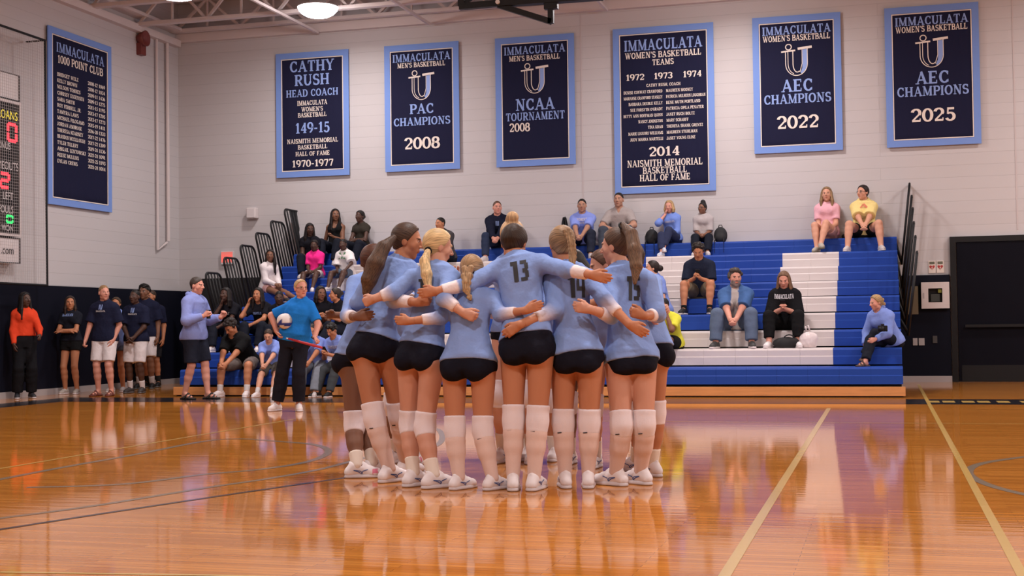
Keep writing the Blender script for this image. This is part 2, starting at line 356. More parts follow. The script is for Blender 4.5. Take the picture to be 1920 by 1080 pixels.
line_mesh('court_line', [onZ(0, 1073), onZ(400, 1079), onZ(900, 1090)], .03, P_YEL, .0016)
line_mesh('court_line', spl([onZ(x, y) for x, y in ((-60, 1003), (0, 993), (200, 962), (420, 929), (640, 897), (800, 874))]), .045, P_NVY, .0018)
line_mesh('court_line', spl([onZ(x, y) for x, y in ((-40, 977), (0, 972), (180, 948), (385, 915), (500, 898), (600, 880), (690, 857), (760, 845), (812, 838), (829, 823), (822, 806), (795, 800))]), .06, P_GRY, .0014)
line_mesh('court_line', spl([onZ(x, y) for x, y in ((-40, 908), (0, 899), (120, 876), (250, 853), (380, 828), (450, 823), (525, 828), (590, 834), (616, 847), (580, 865), (490, 880), (380, 890), (230, 908), (50, 914))]), .07, P_GRY, .0014)
line_mesh('court_line', spl([onZ(x, y) for x, y in ((2000, 941), (1920, 927), (1850, 908), (1816, 887), (1838, 870), (1920, 857), (2000, 850))]), .07, P_GRY, .0014)
for x in (.55, .75, 1.0, 1.2, 1.45, 1.75, 2.0, 2.3):
    line_mesh('border_mark', [(x, 19.1), (x+.16, 19.1)], .4, P_YEL, .002)
# ---------------------------------------------------------------- ceiling lamps
M_BOWL = mat('glowing_bowl', (1, 1, 1), .5, emit=LAMP_COL, es=LAMP_W)
M_HOUS = mat('lamp_housing', (.6, .57, .56), .4)
vis = 0
for i, (x, y, LAMPZ) in enumerate(LAMPS):
    r = empty('ceiling_lamp', (x, y, LAMPZ))
    MB().lathe([(.001, -.16), (.12, -.155), (.22, -.135), (.30, -.09), (.355, -.03), (.375, .02)], (x, y, LAMPZ)).build('lamp_bowl', M_BOWL, r, True)
    MB().lathe([(.376, .02), (.376, .04), (.16, .10), (.12, .3), (.001, .3)], (x, y, LAMPZ)).tube([(x, y, LAMPZ+.28), (x, y, ZC-.02)], .012).build('lamp_housing', M_HOUS, r, True)
    al = D.lights.new('lamp_light', 'AREA'); al.shape = 'DISK'; al.size = .5; al.energy = LAMP_AREA_W*(.70 if y > 20 else .95 if y > 15 else 1.1); al.color = LAMP_COL
    ao = D.objects.new('lamp_light', al); link(ao, r); ao.location = (0, 0, -.175)
    lab = 'glowing round high bay lamp hanging above the leftmost back wall banner' if i == 0 else 'glowing round high bay lamp at the top edge over the left corner' if i == 4 else 'round high bay lamp hanging in the gym ceiling grid'
    tag(r, lab, 'lamp', 'ceiling lamps')
# ---------------------------------------------------------------- banners
M_BNAVY = mat('banner_navy', (.013, .014, .038), .85, spec=.08); bump_noise(M_BNAVY, 1.2, .5, .06, 'Object', (3, 3, 1))
M_BBLUE = mat('banner_blue', (.17, .28, .62), .8, spec=.15); bump_noise(M_BBLUE, 12, .3, .01)
M_CREAM = mat('banner_cream', (.74, .66, .60), .8, spec=.1); bump_noise(M_CREAM, 80, .05)
M_LBLUE = mat('banner_letter_blue', (.25, .35, .66), .8, spec=.1); bump_noise(M_LBLUE, 80, .05)
def banner(corner, wd, ht, ux, nrm, label, texts, logo=None, sag=.0):
    ux = np.array(ux, float); nrm = np.array(nrm, float); o = np.array(corner, float)   # corner: top left as seen
    root = empty('banner', o+ux*wd/2); tag(root, label, 'banner', 'championship banners')
    pl = lambda u, v, off: o+ux*(u*wd)-np.array([0, 0, 1.])*(v*ht)+nrm*off
    mb = MB(); n = 12                                      # cloth with a shallow ripple
    V = []; F = []
    for s in (0, 1):
        for j in range(n+1):
            for i in range(n+1):
                V.append(pl(i/n, j/n, s*.02+.004*math.sin(i*1.7)*(j/n)))
    N = (n+1)**2
    for j in range(n):
        for i in range(n):
            a = j*(n+1)+i; F.append((N+a, N+a+n+1, N+a+n+2, N+a+1)); F.append((a, a+1, a+n+2, a+n+1))
    for i in range(n):
        F.append((i, N+i, N+i+1, i+1)); b = n*(n+1)+i; F.append((b, b+1, N+b+1, N+b))
        a = i*(n+1); F.append((a, a+n+1, N+a+n+1, N+a)); c = a+n; F.append((c, N+c, N+c+n+1, c+n+1))
    mb.add(V, F).build('cloth_panel', M_BNAVY, root, True)
    bw, bh = .115/wd, .115/ht
    def frame(name, u0, v0, u1, v1, tw, m, off):
        tu, tv = tw/wd, tw/ht; f = MB()
        for a, b, c, e in ((u0, v0, u1, v0+tv), (u0, v1-tv, u1, v1), (u0, v0+tv, u0+tu, v1-tv), (u1-tu, v0+tv, u1, v1-tv)):
            V = [pl(p, q, z) for z in (.012, off) for p, q in ((a, e), (c, e), (c, b), (a, b))]
            f.add(V, [(4, 5, 6, 7), (0, 1, 5, 4), (1, 2, 6, 5), (2, 3, 7, 6), (3, 0, 4, 7)])
        f.build(name, m, root)
    frame('border', -.004, -.003, 1.004, 1.003, .118, M_BBLUE, .034)
    frame('piping', bw, bh, 1-bw, 1-bh, .017, M_CREAM, .032)
    up = lambda a, b, off: pl(a, 1-b, off)
    for (t, c, h, wf, colr, *rest) in texts:
        cx = rest[0] if rest else .5; al = rest[1] if len(rest) > 1 else 'c'
        tb = MB(); put_text(tb, t, cx, 1-c, h, wf, up, .029, al); tb.build('blue_lettering' if colr == 'b' else 'cream_lettering', M_LBLUE if colr == 'b' else M_CREAM, root)
    if logo:
        lb, lc = MB(), MB(); cx, v0, v1, lw = logo
        X = lambda x: cx+(x-.5)*lw
        Yv = lambda y: v0+y*(v1-v0)
        def poly(pts, w, mbx):
            for (x0, y0), (x1, y1) in zip(pts[:-1], pts[1:]):
                ax, ay, bx, by = X(x0)*wd, Yv(y0)*ht, X(x1)*wd, Yv(y1)*ht
                mbx.add([pl(a/wd, b/ht, .029+.0004*(len(mbx.V) % 9)) for a, b in _q(ax, ay, bx, by, w)], [(0, 3, 2, 1)])
        arc = lambda cx_, cy_, rx, ry, a0, a1, n=10: [(cx_+rx*math.cos(math.radians(a0+(a1-a0)*i/n)), cy_+ry*math.sin(math.radians(a0+(a1-a0)*i/n))) for i in range(n+1)]
        poly(arc(.24, .10, .095, .085, 0, 360, 16), .018, lc)
        poly([(0, .24), (.46, .21)], .03, lc); poly([(.54, .17), (1, .13)], .045, lc)
        poly([(.14, .25), (.14, .62)]+arc(.5, .62, .36, .36, 180, 90)+arc(.5, .62, .35, .36, 90, 0)+[(.85, .17)], .014, lc)
        poly([(.22, .25), (.22, .62)]+arc(.5, .62, .28, .32, 180, 110), .012, lc)
        poly([(.38, .22), (.38, .62)]+arc(.52, .62, .14, .26, 180, 60), .016, lc)
        poly([(.68, .2), (.68, .62), (.6, .88)], .012, lc)
        ring = [(.695, .2), (.84, .19), (.84, .62), (.8, .8), (.66, .93), (.62, .9), (.68, .76), (.695, .6)]
        lb.add([pl(X(a), Yv(b), .028) for a, b in ring], [tuple(range(len(ring)))[::-1]])
        lc.build('emblem_outline', M_CREAM, root); lb.build('emblem_fill', M_LBLUE, root)
    return root
BX, BN = (1, 0, 0), (0, -1, 0)
def bb(x0, x1, z0, z1): return (x0, YB-.03, z1), x1-x0, z1-z0
IM = ('IMMACULATA', .103, .062, .785, 'b')
LG = (.5, .205, .446, .35)
banner(*bb(-11.98, -10.38, 4.22, 6.77), BX, BN, 'navy banner with head coach heading and 1970-1977 at bottom, nearest the corner',
  [('CATHY', .11, .089, .62, 'b'), ('RUSH', .222, .089, .487, 'b'), ('HEAD COACH', .327, .058, .726, 'b'), ('IMMACULATA', .408, .038, .416, 'c'), ("WOMEN'S", .459, .036, .30, 'c'), ('BASKETBALL', .505, .036, .40, 'c'),
   ('149-15', .609, .084, .478, 'b'), ('NAISMITH MEMORIAL', .714, .036, .708, 'c'), ('BASKETBALL', .764, .035, .41, 'c'), ('HALL OF FAME', .817, .035, .474, 'c'), ('1970-1977', .895, .055, .575, 'c')])
banner(*bb(-9.59, -8.03, 4.24, 6.77), BX, BN, "navy men's basketball banner reading PAC CHAMPIONS 2008",
  [IM, ("MEN'S BASKETBALL", .162, .038, .65, 'c'), ('PAC', .513, .078, .33, 'b'), ('CHAMPIONS', .612, .063, .77, 'b'), ('2008', .785, .091, .484, 'c')], LG)
banner(*bb(-7.26, -5.68, 4.23, 6.76), BX, BN, "navy men's basketball banner reading NCAA TOURNAMENT with small 2008 at left",
  [IM, ("MEN'S BASKETBALL", .165, .04, .65, 'c'), ('NCAA', .526, .09, .5, 'b'), ('TOURNAMENT', .618, .062, .754, 'b'), ('2008', .70, .065, .264, 'c', .3)], LG)
lt = ['DENISE CONWAY CRAWFORD', 'MARIANNE CRAWFORD STANLEY', 'BARBARA DEUBLE KELLY', "SUE FORSYTH O'GRADY", 'BETTY ANN HOFFMAN QUINN', 'NANCY JOHNSTON', 'TINA KRAH', 'MARIE LIGUORI WILLIAMS', 'JUDY MARRA MARTELLI']
rt = ['MAUREEN MOONEY', 'PATRICIA MULHERN LOUGHRAN', 'RENE MUTH PORTLAND', 'PATRICIA OPILA PENATER', 'JANET RUCH BOLTZ', 'MARY SCHARFF', 'THERESA SHANK GRENTZ', 'MAUREEN STUHLMAN', 'JANET YOUNG ELINE']
lw_, rw_ = [240, 240, 210, 200, 243, 152, 93, 215, 203], [165, 240, 208, 228, 173, 135, 222, 188, 175]
tx = [('IMMACULATA', .105, .066, .785, 'b'), ("WOMEN'S BASKETBALL", .167, .037, .765, 'c'), ('TEAMS', .214, .035, .217, 'c'), ('1972', .298, .037, .188, 'c', .217), ('1973', .298, .037, .188, 'c', .5), ('1974', .298, .037, .188, 'c', .79), ('CATHY RUSH, COACH', .352, .018, .343, 'c'),
      ('2014', .754, .056, .31, 'c'), ('NAISMITH MEMORIAL', .823, .041, .755, 'c'), ('BASKETBALL', .867, .039, .444, 'c'), ('HALL OF FAME', .911, .039, .507, 'c')]
for i in range(9): tx += [(lt[i], .39+i*.0359, .018, lw_[i]/612, 'c', .49, 'r'), (rt[i], .39+i*.0359, .018, rw_[i]/612, 'c', .525, 'l')]
banner(*bb(-4.9, -2.99, 3.61, 6.77), BX, BN, "tallest navy banner on the back wall, listing women's teams 1972 to 1974", tx)
for x0, x1, yr in ((-2.25, -.66, '2022'), (.13, 1.74, '2025')):
    banner(*bb(x0, x1, 4.26, 6.79), BX, BN, "navy women's basketball banner reading AEC CHAMPIONS %s" % yr,
      [IM, ("WOMEN'S BASKETBALL", .162, .043, .77, 'c'), ('AEC', .514, .09, .362, 'b'), ('CHAMPIONS', .61, .069, .77, 'b'), (yr, .782, .093, .48, 'c')], LG)
rows = [('BRIDGET WELZ', '2008-12', '1069'), ('KELLY BROWN', '2008-12', '1034'), ('NELSON TORRES', '2009-11', '1436'), ('CHRISSY ESSENSEN', '2009-13', '1275'), ('SARA SMITH', '2011-15', '1195'), ('ROY FERRELL, JR.', '2013-17', '1205'), ('TAMYRA LAWS', '2013-17', '1273'), ('MICHAEL FILOGAMO', '2015-19', '1411'), ('JORDAN AMBROSE', '2016-20', '1333'), ('THERESA KEARNEY', '2017-22', '1476'), ('BRANDON MCCULLOUGH', '2017-22', '1309'), ('TYLER TILLERY', '2019-24', '1136'), ('ABIGAIL LENTOWSKI', '2021-24', '1091'), ('REESE MULLINS', '2021-25', '1193'), ('DYLAN CREWS', '2021-24', '1014')]
nw = [.33, .31, .36, .42, .27, .37, .33, .42, .38, .4, .43, .32, .44, .33, .31]
tx = [('IMMACULATA', .104, .055, .76, 'b'), ('1000 POINT CLUB', .17, .045, .72, 'c')]
for i, (a, b, c) in enumerate(rows):
    v = .258+i*.0352; tx += [(a, v, .021, nw[i], 'c', .13, 'l'), (b, v, .021, .16, 'c', .61, 'l'), (c, v, .021, .105, 'c', .79, 'l')]
banner((XL+.03, 20.52, 6.56), 2.0, 3.17, (0, 1, 0), (1, 0, 0), 'navy 1000 point club banner alone on the left wall', tx)
# ---------------------------------------------------------------- scoreboard and net on the left wall
sb = empty('scoreboard', (XL+.12, 17.9, 2.27)); tag(sb, 'electronic scoreboard with red and green digits behind the net', 'scoreboard')
X0 = XL+.22
MB().box((XL+.002, 16.0, 2.72), (X0, 19.5, 5.0)).build('cabinet', mat('scoreboard_black', (.010, .010, .011), .6, spec=.1), sb, bevel=.02)
fr = MB()
for a, b in (((16.0, 4.96), (19.5, 5.0)), ((16.0, 2.72), (19.5, 2.76)), ((19.46, 2.76), (19.5, 4.96)), ((16, 2.76), (16.04, 4.96))): fr.box((X0, a[0], a[1]), (X0+.012, b[0], b[1]))
fr.build('trim_frame', M_WHITE, sb)
M_AD = mat('advert_panel', (.62, .57, .57), .5); bump_noise(M_AD, 30, .02)
for z0, z1 in ((5.02, 5.47), (2.27, 2.70)):
    p = MB().box((XL+.002, 16.0, z0), (X0-.02, 19.48, z1)).build('advert_panel', M_AD, sb)
    e = MB()
    for a, b in (((16.0, z1-.015), (19.5, z1)), ((16.0, z0), (19.5, z0+.015)), ((19.475, z0), (19.5, z1))): e.box((X0-.02, a[0], a[1]), (X0-.005, b[0], b[1]))
    e.build('panel_edge', M_BLK, p)
def wall_sans(t, yr, z, h, m, name, sx=1., x=X0+.004, par=None):
    V, F = sans(t, h/.72, sx); V = V-np.array([V[:, 0].max(), 0, 0])
    return MB().add([(x, yr+v[0], z+v[1]) for v in V], F).build(name, m, par or sb)
M_LBL = mat('label_white', (.6, .56, .56), .6)
for t, yr, z, h in (('BONUS', 19.22, 4.17, .12), ('TIMEOUTS', 19.43, 3.83, .14), ('LEFT', 19.29, 3.33, .13), ('FOULS', 19.29, 3.10, .13), ('WON', 19.28, 2.80, .11)): wall_sans(t, yr, z, h, M_LBL, 'label', .75)
wall_sans('.com', 19.32, 2.42, .14, M_BLK, 'web_address', .9, X0-.012)
M_AMB = mat('amber_led', (.1, .08, 0), .5, emit=(1, .75, .02), es=1.0)
wall_sans('LOANS', 19.41, 4.68, .15, M_AMB, 'led_text', .8)
def seg7(ch, y0, y1, z0, z1, m, name):
    on = {'0': 'abcdef', '2': 'abged'}[ch]; t = (y1-y0)*.2; zm = (z0+z1)/2; g = .012; mb = MB()
    R = {'a': (y0+t*.6, z1-t, y1-t*.6, z1), 'd': (y0+t*.6, z0, y1-t*.6, z0+t), 'g': (y0+t*.6, zm-t/2, y1-t*.6, zm+t/2), 'f': (y0, zm+g, y0+t, z1-t*.5), 'b': (y1-t, zm+g, y1, z1-t*.5), 'e': (y0, z0+t*.5, y0+t, zm-g), 'c': (y1-t, z0+t*.5, y1, zm-g)}
    for k in on: a = R[k]; mb.box((X0+.002, a[0], a[1]), (X0+.008, a[2], a[3]))
    mb.build(name, m, sb)
M_RED = mat('red_led', (.1, 0, 0), .5, emit=(1, .03, .05), es=2.2); M_GRN = mat('green_led', (0, .1, .02), .5, emit=(.02, 1, .2), es=1.2)
seg7('0', 19.13, 19.40, 4.30, 4.63, M_RED, 'red_digit'); seg7('2', 18.93, 19.20, 3.50, 3.78, M_RED, 'red_digit'); seg7('0', 19.10, 19.29, 2.93, 3.08, M_GRN, 'green_digit')
nt = empty('protective_net', (XL+.45, 18.0, 1.95)); tag(nt, 'black-edged white mesh net stretched in front of the scoreboard', 'net')
XN = XL+.42
MB().tube([(XN, 16, 6.16), (XN, 19.9, 6.14)], .022).tube([(XN, 19.9, 6.14), (XN, 19.95, 1.9)], .018).tube([(XN, 16, 1.93), (XN, 19.95, 1.91)], .02).tube([(XL+.05, 19.9, 6.14), (XN, 19.9, 6.14)], .015).build('border_cord', M_BLK, nt)
mb = MB()
for k in range(44): y = 17.8+k*.05; mb.bar((XN, y, 1.92), (XN, y, 6.15), .0036)
for k in range(84): z = 1.95+k*.05; mb.bar((XN, 17.75, z), (XN, 19.93, z), .0036)
mb.build('netting', mat('net_twine', (.42, .38, .38), .9), nt)
# ---------------------------------------------------------------- wall fittings
h = empty('alarm_horn', (XL+.1, 23.6, 6.85)); tag(h, 'small dark red alarm horn high on the left wall near the corner', 'alarm')
M_HORN = mat('red_paint', (.16, .03, .025), .5); bump_noise(M_HORN, 40, .05)
MB().lathe([(.001, -.02), (.10, -.02), (.13, .05), (.17, .16), (.15, .16), (.06, .08), (.001, .08)], (0, 0, 0), 20)
V = MB().lathe([(.001, 0), (.09, 0), (.11, .05), (.16, .18), (.14, .18), (.06, .1), (.001, .1)], (0, 0, 0), 20)
mb = MB(); mb.add([(XL+v[2], 23.6+v[0], 6.95+v[1]) for v in V.V], V.F); mb.build('horn_bell', M_HORN, h, True)
MB().box((XL, 23.52, 6.62), (XL+.12, 23.7, 6.86)).build('horn_box', M_HORN, h, bevel=.01)
pi = MB().tube([(XL+.07, 24.6, 7.1), (XL+.07, 24.6, 2.95)], .035).build('drain_pipe', M_STEEL); tag(pi, 'pale painted pipe running down the left wall beside the corner', 'pipe')
pi = MB().tube([(XL+.06, 24.2, 7.1), (XL+.06, 24.2, 2.75), (XL+.06, 24.56, 2.92)], .025).build('drain_pipe', M_STEEL); tag(pi, 'thinner painted pipe on the left wall, second from the corner', 'pipe')
s = empty('wall_speaker', (-12.52, YB-.1, 3.38)); tag(s, 'small white wall speaker on the back wall left of the bleachers', 'speaker')
MB().box((-12.64, YB-.16, 3.39), (-12.42, YB-.001, 3.62)).build('speaker_case', M_WHITE, s, bevel=.025)
MB().box((-12.62, YB-.17, 3.41), (-12.44, YB-.158, 3.60)).build('speaker_grille', M_AD, s, bevel=.01)
ex = empty('exit_sign', (-13.1, YB-.1, 2.49)); tag(ex, 'small glowing red exit sign behind the low end railings', 'sign')
MB().box((-13.27, YB-.07, 2.46), (-12.98, YB-.001, 2.74)).build('sign_case', M_AD, ex, bevel=.01)
M_EX = mat('exit_red', (.5, .05, .05), .5, emit=(1, .12, .1), es=1.0)
V, F = sans('EXIT', .2, .6); V[:, 0] *= .25/V[:, 0].max()
MB().add([(-13.25+v[0], YB-.074, 2.53+v[1]*.95) for v in V], F).build('exit_lettering', M_EX, ex)
MB().box((-13.255, YB-.0725, 2.50), (-12.995, YB-.0705, 2.72)).build('sign_face', mat('exit_face', (.6, .15, .13), .5, emit=(1, .2, .16), es=.45), ex)
# defibrillator cabinet and its two signs
ae = empty('defibrillator_cabinet', (.9, YB-.1, 1.32)); tag(ae, 'white defibrillator cabinet with dark window left of the dark door', 'cabinet')
f = MB()
for a, b in (((.66, 1.32), (.78, 1.79)), ((1.02, 1.32), (1.14, 1.79)), ((.78, 1.68), (1.02, 1.79)), ((.78, 1.32), (1.02, 1.43))): f.box((a[0], YB-.16, a[1]), (b[0], YB-.05, b[1]))
f.build('cabinet_frame', M_WHITE, ae)
MB().box((.78, YB-.06, 1.43), (1.02, YB-.051, 1.68)).build('cabinet_back', M_BLK, ae)
MB().box((.82, YB-.12, 1.44), (.98, YB-.061, 1.58)).build('defibrillator_case', mat('dark_grey_case', (.03, .035, .03), .5), ae, bevel=.01)
MB().box((.95, YB-.125, 1.6), (1.01, YB-.1, 1.66)).build('status_tag', mat('yellow_green_tag', (.25, .27, .03), .5), ae)
MB().box((.69, YB-.166, 1.5), (.71, YB-.159, 1.6)).build('latch', M_BASE, ae)
M_SR = mat('sign_red', (.40, .03, .03), .5)
for k, x in enumerate((.86, 1.0)):
    sg = empty('heart_sign', (x, YB-.01, 1.95)); tag(sg, 'small %s sign with red heart above the white wall cabinet' % ('left', 'right')[k], 'sign', 'heart signs')
    MB().box((x-.06, YB-.012, 1.96), (x+.06, YB-.001, 2.18)).build('sign_plate', M_CREAM, sg)
    MB().box((x-.045, YB-.016, 2.12), (x+.045, YB-.011, 2.165)).build('sign_header', mat('olive_header', (.13, .13, .09), .6), sg)
    P = [(0, -.06)]+[(.05*(math.sin(t)**3), .012+.045*(.81*math.cos(t)-.31*math.cos(2*t)-.12*math.cos(3*t))) for t in np.linspace(math.pi*.9, -math.pi*.9, 17)]
    MB().add([(x+a, YB-.016, 2.055+b) for a, b in P], [tuple(range(len(P)))]).build('heart', M_SR, sg)
    MB().add([(x+a, YB-.018, 2.05+b) for a, b in ((.012, .035), (-.016, .0), (-.002, .0), (-.01, -.03), (.016, .008), (.002, .008))], [tuple(range(6))]).build('bolt_mark', M_CREAM, sg)
for x0, x1, z0, nm, lb in ((.50, .58, .66, 'wall_outlet', 'left wall outlet low beside the bleacher end'), (.6, .70, .66, 'wall_outlet', 'right wall outlet low beside the bleacher end'), (.84, .92, .70, 'wall_switch', 'dark switch plate below the white cabinet')):
    o = MB().box((x0, YB-.065, z0), (x1, YB-.05, z0+.13)).build(nm, M_BASE if nm == 'wall_outlet' else mat('dark_plate', (.05, .05, .05), .5), bevel=.004); tag(o, lb, 'outlet' if nm == 'wall_outlet' else 'switch')
pb = MB().box((.38, YB-.35, 1.22), (.6, YB-.33, 1.72)).box((.40, YB-.33, 1.3), (.42, YB-.05, 1.34)).box((.40, YB-.33, 1.6), (.42, YB-.05, 1.64)).build('plywood_board', mat('old_plywood', (.12, .09, .05), .7)); tag(pb, 'brown board on the wall behind the right railings', 'board')
# folded basketball hoop hanger
hp = empty('basketball_hoop_hanger', (-4.5, 17.3, 5.6)); tag(hp, 'dark steel hanging frame of a folded basketball hoop at top', 'hoop frame')
pt = lambda x, y: onY(x, y, 17.3)
m1 = MB().bar(pt(866, 12), pt(866, -120), .09).bar(pt(862, 13), pt(937, 6), .085).bar(pt(866, 10), pt(930, -40), .05).bar(pt(935, 8), pt(935, -120), .1)
m1.build('mast', M_BLK, hp)
MB().bar(pt(930, 5), pt(1130, -9), .12).bar(onY(935, 2, 17.9), onY(1120, -12, 17.9), .1).build('cross_beam', M_BLK, hp)
MB().bar(pt(935, 10), pt(1034, 41), .075).build('brace_arm', M_BLK, hp)
MB().bar(pt(1033, 44), pt(1033, 11), .075).bar(pt(1021, 12), pt(1046, 10), .09).build('drop_post', M_BLK, hp)
c = pt(936, 6); MB().tube([c-np.array([0, .09, 0]), c+np.array([0, .09, 0])], .03).build('pivot_bolt', M_HOUS, hp)
MB().bar(pt(866, -120), np.array([pt(866, -120)[0], 17.3, ZC]), .09).bar(pt(935, -120), np.array([pt(935, -120)[0], 17.3, ZC]), .1).bar(onY(1120, -12, 17.9), np.array([pt(1120, -9)[0], 17.9, ZC]), .08).build('hanger_tubes', M_BLK, hp)
# ---------------------------------------------------------------- bleachers
bl = empty('bleachers', (-6, RY0, 0)); tag(bl, 'blue and white plastic bleachers against the back wall', 'bleachers')
XBL, XBR = -11.45, .255
def sx(px, n): return onY(px, 500, rowy(n))[0]
# colour runs per row, left to right: letters picked out in white on blue
CUT = {}
for n in range(1, 10):
    if n in (1, 9): CUT[n] = [(XBL, XBR, 'b')]; continue
    yr = {2: 670, 3: 634, 4: 600, 5: 567, 6: 536, 7: 509, 8: 482}[n]
    ex_ = lambda px: onY(px, yr, rowy(n))[0]
    r2 = ex_({2: 1562, 3: 1564, 4: 1566, 5: 1568, 6: 1570, 7: 1571.5, 8: 1573}[n])
    i0, i1 = (-10.2, -6.2) if n in (7, 8) else (-9.75, -6.2) if n in (2, 3) else (-9.2, -7.6)
    base = [(XBL, i0, 'b'), (i0, i1, 'w')]
    u0 = -4.17
    if n <= 3: CUT[n] = base+[(i1, u0, 'b'), (u0, r2, 'w'), (r2, XBR, 'b')]
    else:
        a = -3.22; b_ = ex_({4: 1455, 5: 1457, 6: 1459, 7: 1463, 8: 1467}[n])
        CUT[n] = base+[(i1, u0, 'b'), (u0, a, 'w'), (a, b_, 'b'), (b_, r2, 'w'), (r2, XBR, 'b')]
for n in range(1, 10):
    row = empty('seat_row', (XBL, rowy(n), rowz(n))); row.parent = bl
    row.location = np.array(row.location)-np.array(bl.location)
    for a, b, c in CUT[n]:
        mb = MB(); nseg = max(1, round((b-a)/.457)); y0, z1 = rowy(n), rowz(n)
        prof = [(0.0, z1-.25), (0, z1-.13), (.012, z1-.115), (.012, z1-.03), (.03, z1-.004), (.06, z1), (RUN if n < 9 else .44, z1), (RUN if n < 9 else .44, z1-.03), (.2, z1-.03), (.2, z1-.25)]
        for k in range(nseg):
            xa, xb = a+(b-a)*k/nseg+.0008, a+(b-a)*(k+1)/nseg-.0008; m_ = len(prof)
            V = [(x, y0+p[0], p[1]) for x in (xa, xb) for p in prof]
            F = [(i, (i+1) % m_, m_+(i+1) % m_, m_+i) for i in range(m_)]+[tuple(range(m_))[::-1], tuple(range(m_, 2*m_))]
            mb.add(V, F)
        o = mesh('seat_section', np.array(mb.V)-np.array([XBL, y0, z1]), mb.F, M_BLUE if c == 'b' else M_WHITE, row)
        o['label'] = 'blue seat section' if c == 'b' else 'white seat section'
mb = MB()
for n in range(1, 10):
    mb.box((XBL+.03, rowy(n)+.06, rowz(n)-.30 if n > 1 else .16), (XBR-.03, rowy(n)+.10, rowz(n)-.03))
    mb.box((XBL+.03, rowy(n)+.1, rowz(n)-.3), (XBR-.03, rowy(n)+RUN+.08 if n < 9 else YB-.08, rowz(n)-.27))
mb.build('understructure', M_BLK, bl)
mb = MB()
for x in (XBL+.05, XBR-.05):
    for n in range(1, 10): mb.box((x-.03, rowy(n)+.1, 0 if n < 9 else 0), (x+.03, rowy(n)+.18, rowz(n)-.05)); mb.box((x-.02, rowy(n)+.1, rowz(n)-.12), (x+.02, min(rowy(n)+RUN, YB-.1), rowz(n)-.04))
mb.build('end_frame', M_BLK, bl)
MB().box((XBL-.1, RY0-.04, .02), (XBR+.03, RY0-.01, .155)).build('front_board', M_WOOD, bl, bevel=.004)
MB().box((XBL-.05, RY0-.02, 0), (XBR, RY0+.4, .02)).build('sill', M_BLK, bl)
# end railings: rounded tube frames with upright bars at the left end, each leaning out
XRL = XBL-.12
def rail(px0, px1, ptop, ln, nb, flat=False):
    A = onX(px0, ptop+2, XRL); Bx = onX(px1, ptop+4, XRL); z1 = (A[2]+Bx[2])/2; z0 = z1-ln
    y0, w_ = A[1], Bx[1]-A[1]; r = .12
    P = lambda u, z: np.array([XRL+(z1-z)*.12, y0+u+(z1-z)*.22, z])
    arc = [P(0, z0), P(0, z1-r)]+[P(r-r*math.cos(t), z1-r+r*math.sin(t)) for t in np.linspace(.2, 1.57, 5)]+[P(w_-r+r*math.sin(t), z1-r+r*math.cos(t)) for t in np.linspace(0, 1.4, 5)]+[P(w_, z1-r), P(w_, z0)]
    mb = MB().tube(arc, .021, 8)
    for k in range(1, nb): u = w_*k/nb; mb.tube([P(u, z0), P(u, z1-.01)], .017, 6)
    mb.tube([P(0, z0+.02), P(w_, z0+.02)], .017, 6)
    o = mb.build('end_railing', M_BLK, bl, True)
    if flat: MB().add([P(.27*w_, z0+.02), P(.66*w_, z0+.02), P(.66*w_, z1-.02), P(.27*w_, z1-.02)], [(0, 1, 2, 3)]).build('railing_panel', M_BLK, o)
for a in ((384, 413, 509, 1.25, 5), (418, 446, 481, 1.35, 5), (449, 476, 458, 1.4, 5), (478, 505, 435, 1.45, 5), (506, 532, 413, 1.4, 5), (532, 569, 392, 1.35, 7, True)): rail(*a)
# railings at the right end, seen edge on
for k, (xt, yt, xb, yb) in enumerate(((1705, 346, 1690, 470), (1709, 369, 1690, 515), (1711, 392, 1691, 545), (1713, 418, 1694, 560), (1716, 444, 1697, 580), (1719, 473, 1702, 600))):
    n = 9-k; Yc = rowy(n)+.25
    T, Bm = onY(xt, yt, Yc), onY(xb, yb, Yc)
    mb = MB()
    for j in range(5):
        dy = -.26+.13*j; mb.tube([Bm+np.array([0, dy*1.0, -.25]), T+np.array([0, dy, -.03 if j in (0, 4) else 0])], .018, 6)
    mb.tube([T+np.array([0, -.26, -.03]), T+np.array([0, -.2, 0]), T+np.array([0, .2, 0]), T+np.array([0, .26, -.03])], .02, 6)
    mb.tube([Bm+np.array([0, -.26, -.2]), Bm+np.array([0, .26, -.2])], .02, 6)
    mb.bar(Bm+np.array([0, 0, -.2]), np.array([XBR-.02, Yc, rowz(n)-.1]), .05)
    mb.build('end_railing', M_BLK, bl, True)
# dark curtain screening the space beyond the left end
oc = MB().box((-13.6, 24.5, .02), (XBL-.35, 24.54, onY(440, 521, 24.5)[2])).build('end_curtain', mat('black_curtain', (.008, .008, .010), .9)); tag(oc, 'black curtain panel behind the low end railings', 'curtain')
# ================================================================== people
def nrm(v): v = np.asarray(v, float); return v/(np.linalg.norm(v)+1e-12)
class Pr:
    __slots__ = ('lo', 'hi', 'f')
    def __init__(s, lo, hi, f): s.lo = np.asarray(lo, float); s.hi = np.asarray(hi, float); s.f = f
def cone(a, b, ra, rb, n=None, sq=1.):
    a, b = np.asarray(a, float), np.asarray(b, float); ab = b-a; L2 = ab@ab+1e-12; R = max(ra, rb)
    nn = None if n is None else nrm(n)
    def f(p):
        q = p-a; t = np.clip(q@ab/L2, 0, 1); e = q-t[..., None]*ab
        if nn is not None: c = e@nn; e = e+(c*(1/sq-1))[..., None]*nn
        d = np.sqrt((e*e).sum(-1))-(ra+t*(rb-ra))
        return d*sq if nn is not None else d
    return Pr(np.minimum(a, b)-R, np.maximum(a, b)+R, f)
def sph(c, r): return cone(c, np.asarray(c)+1e-5, r, r)
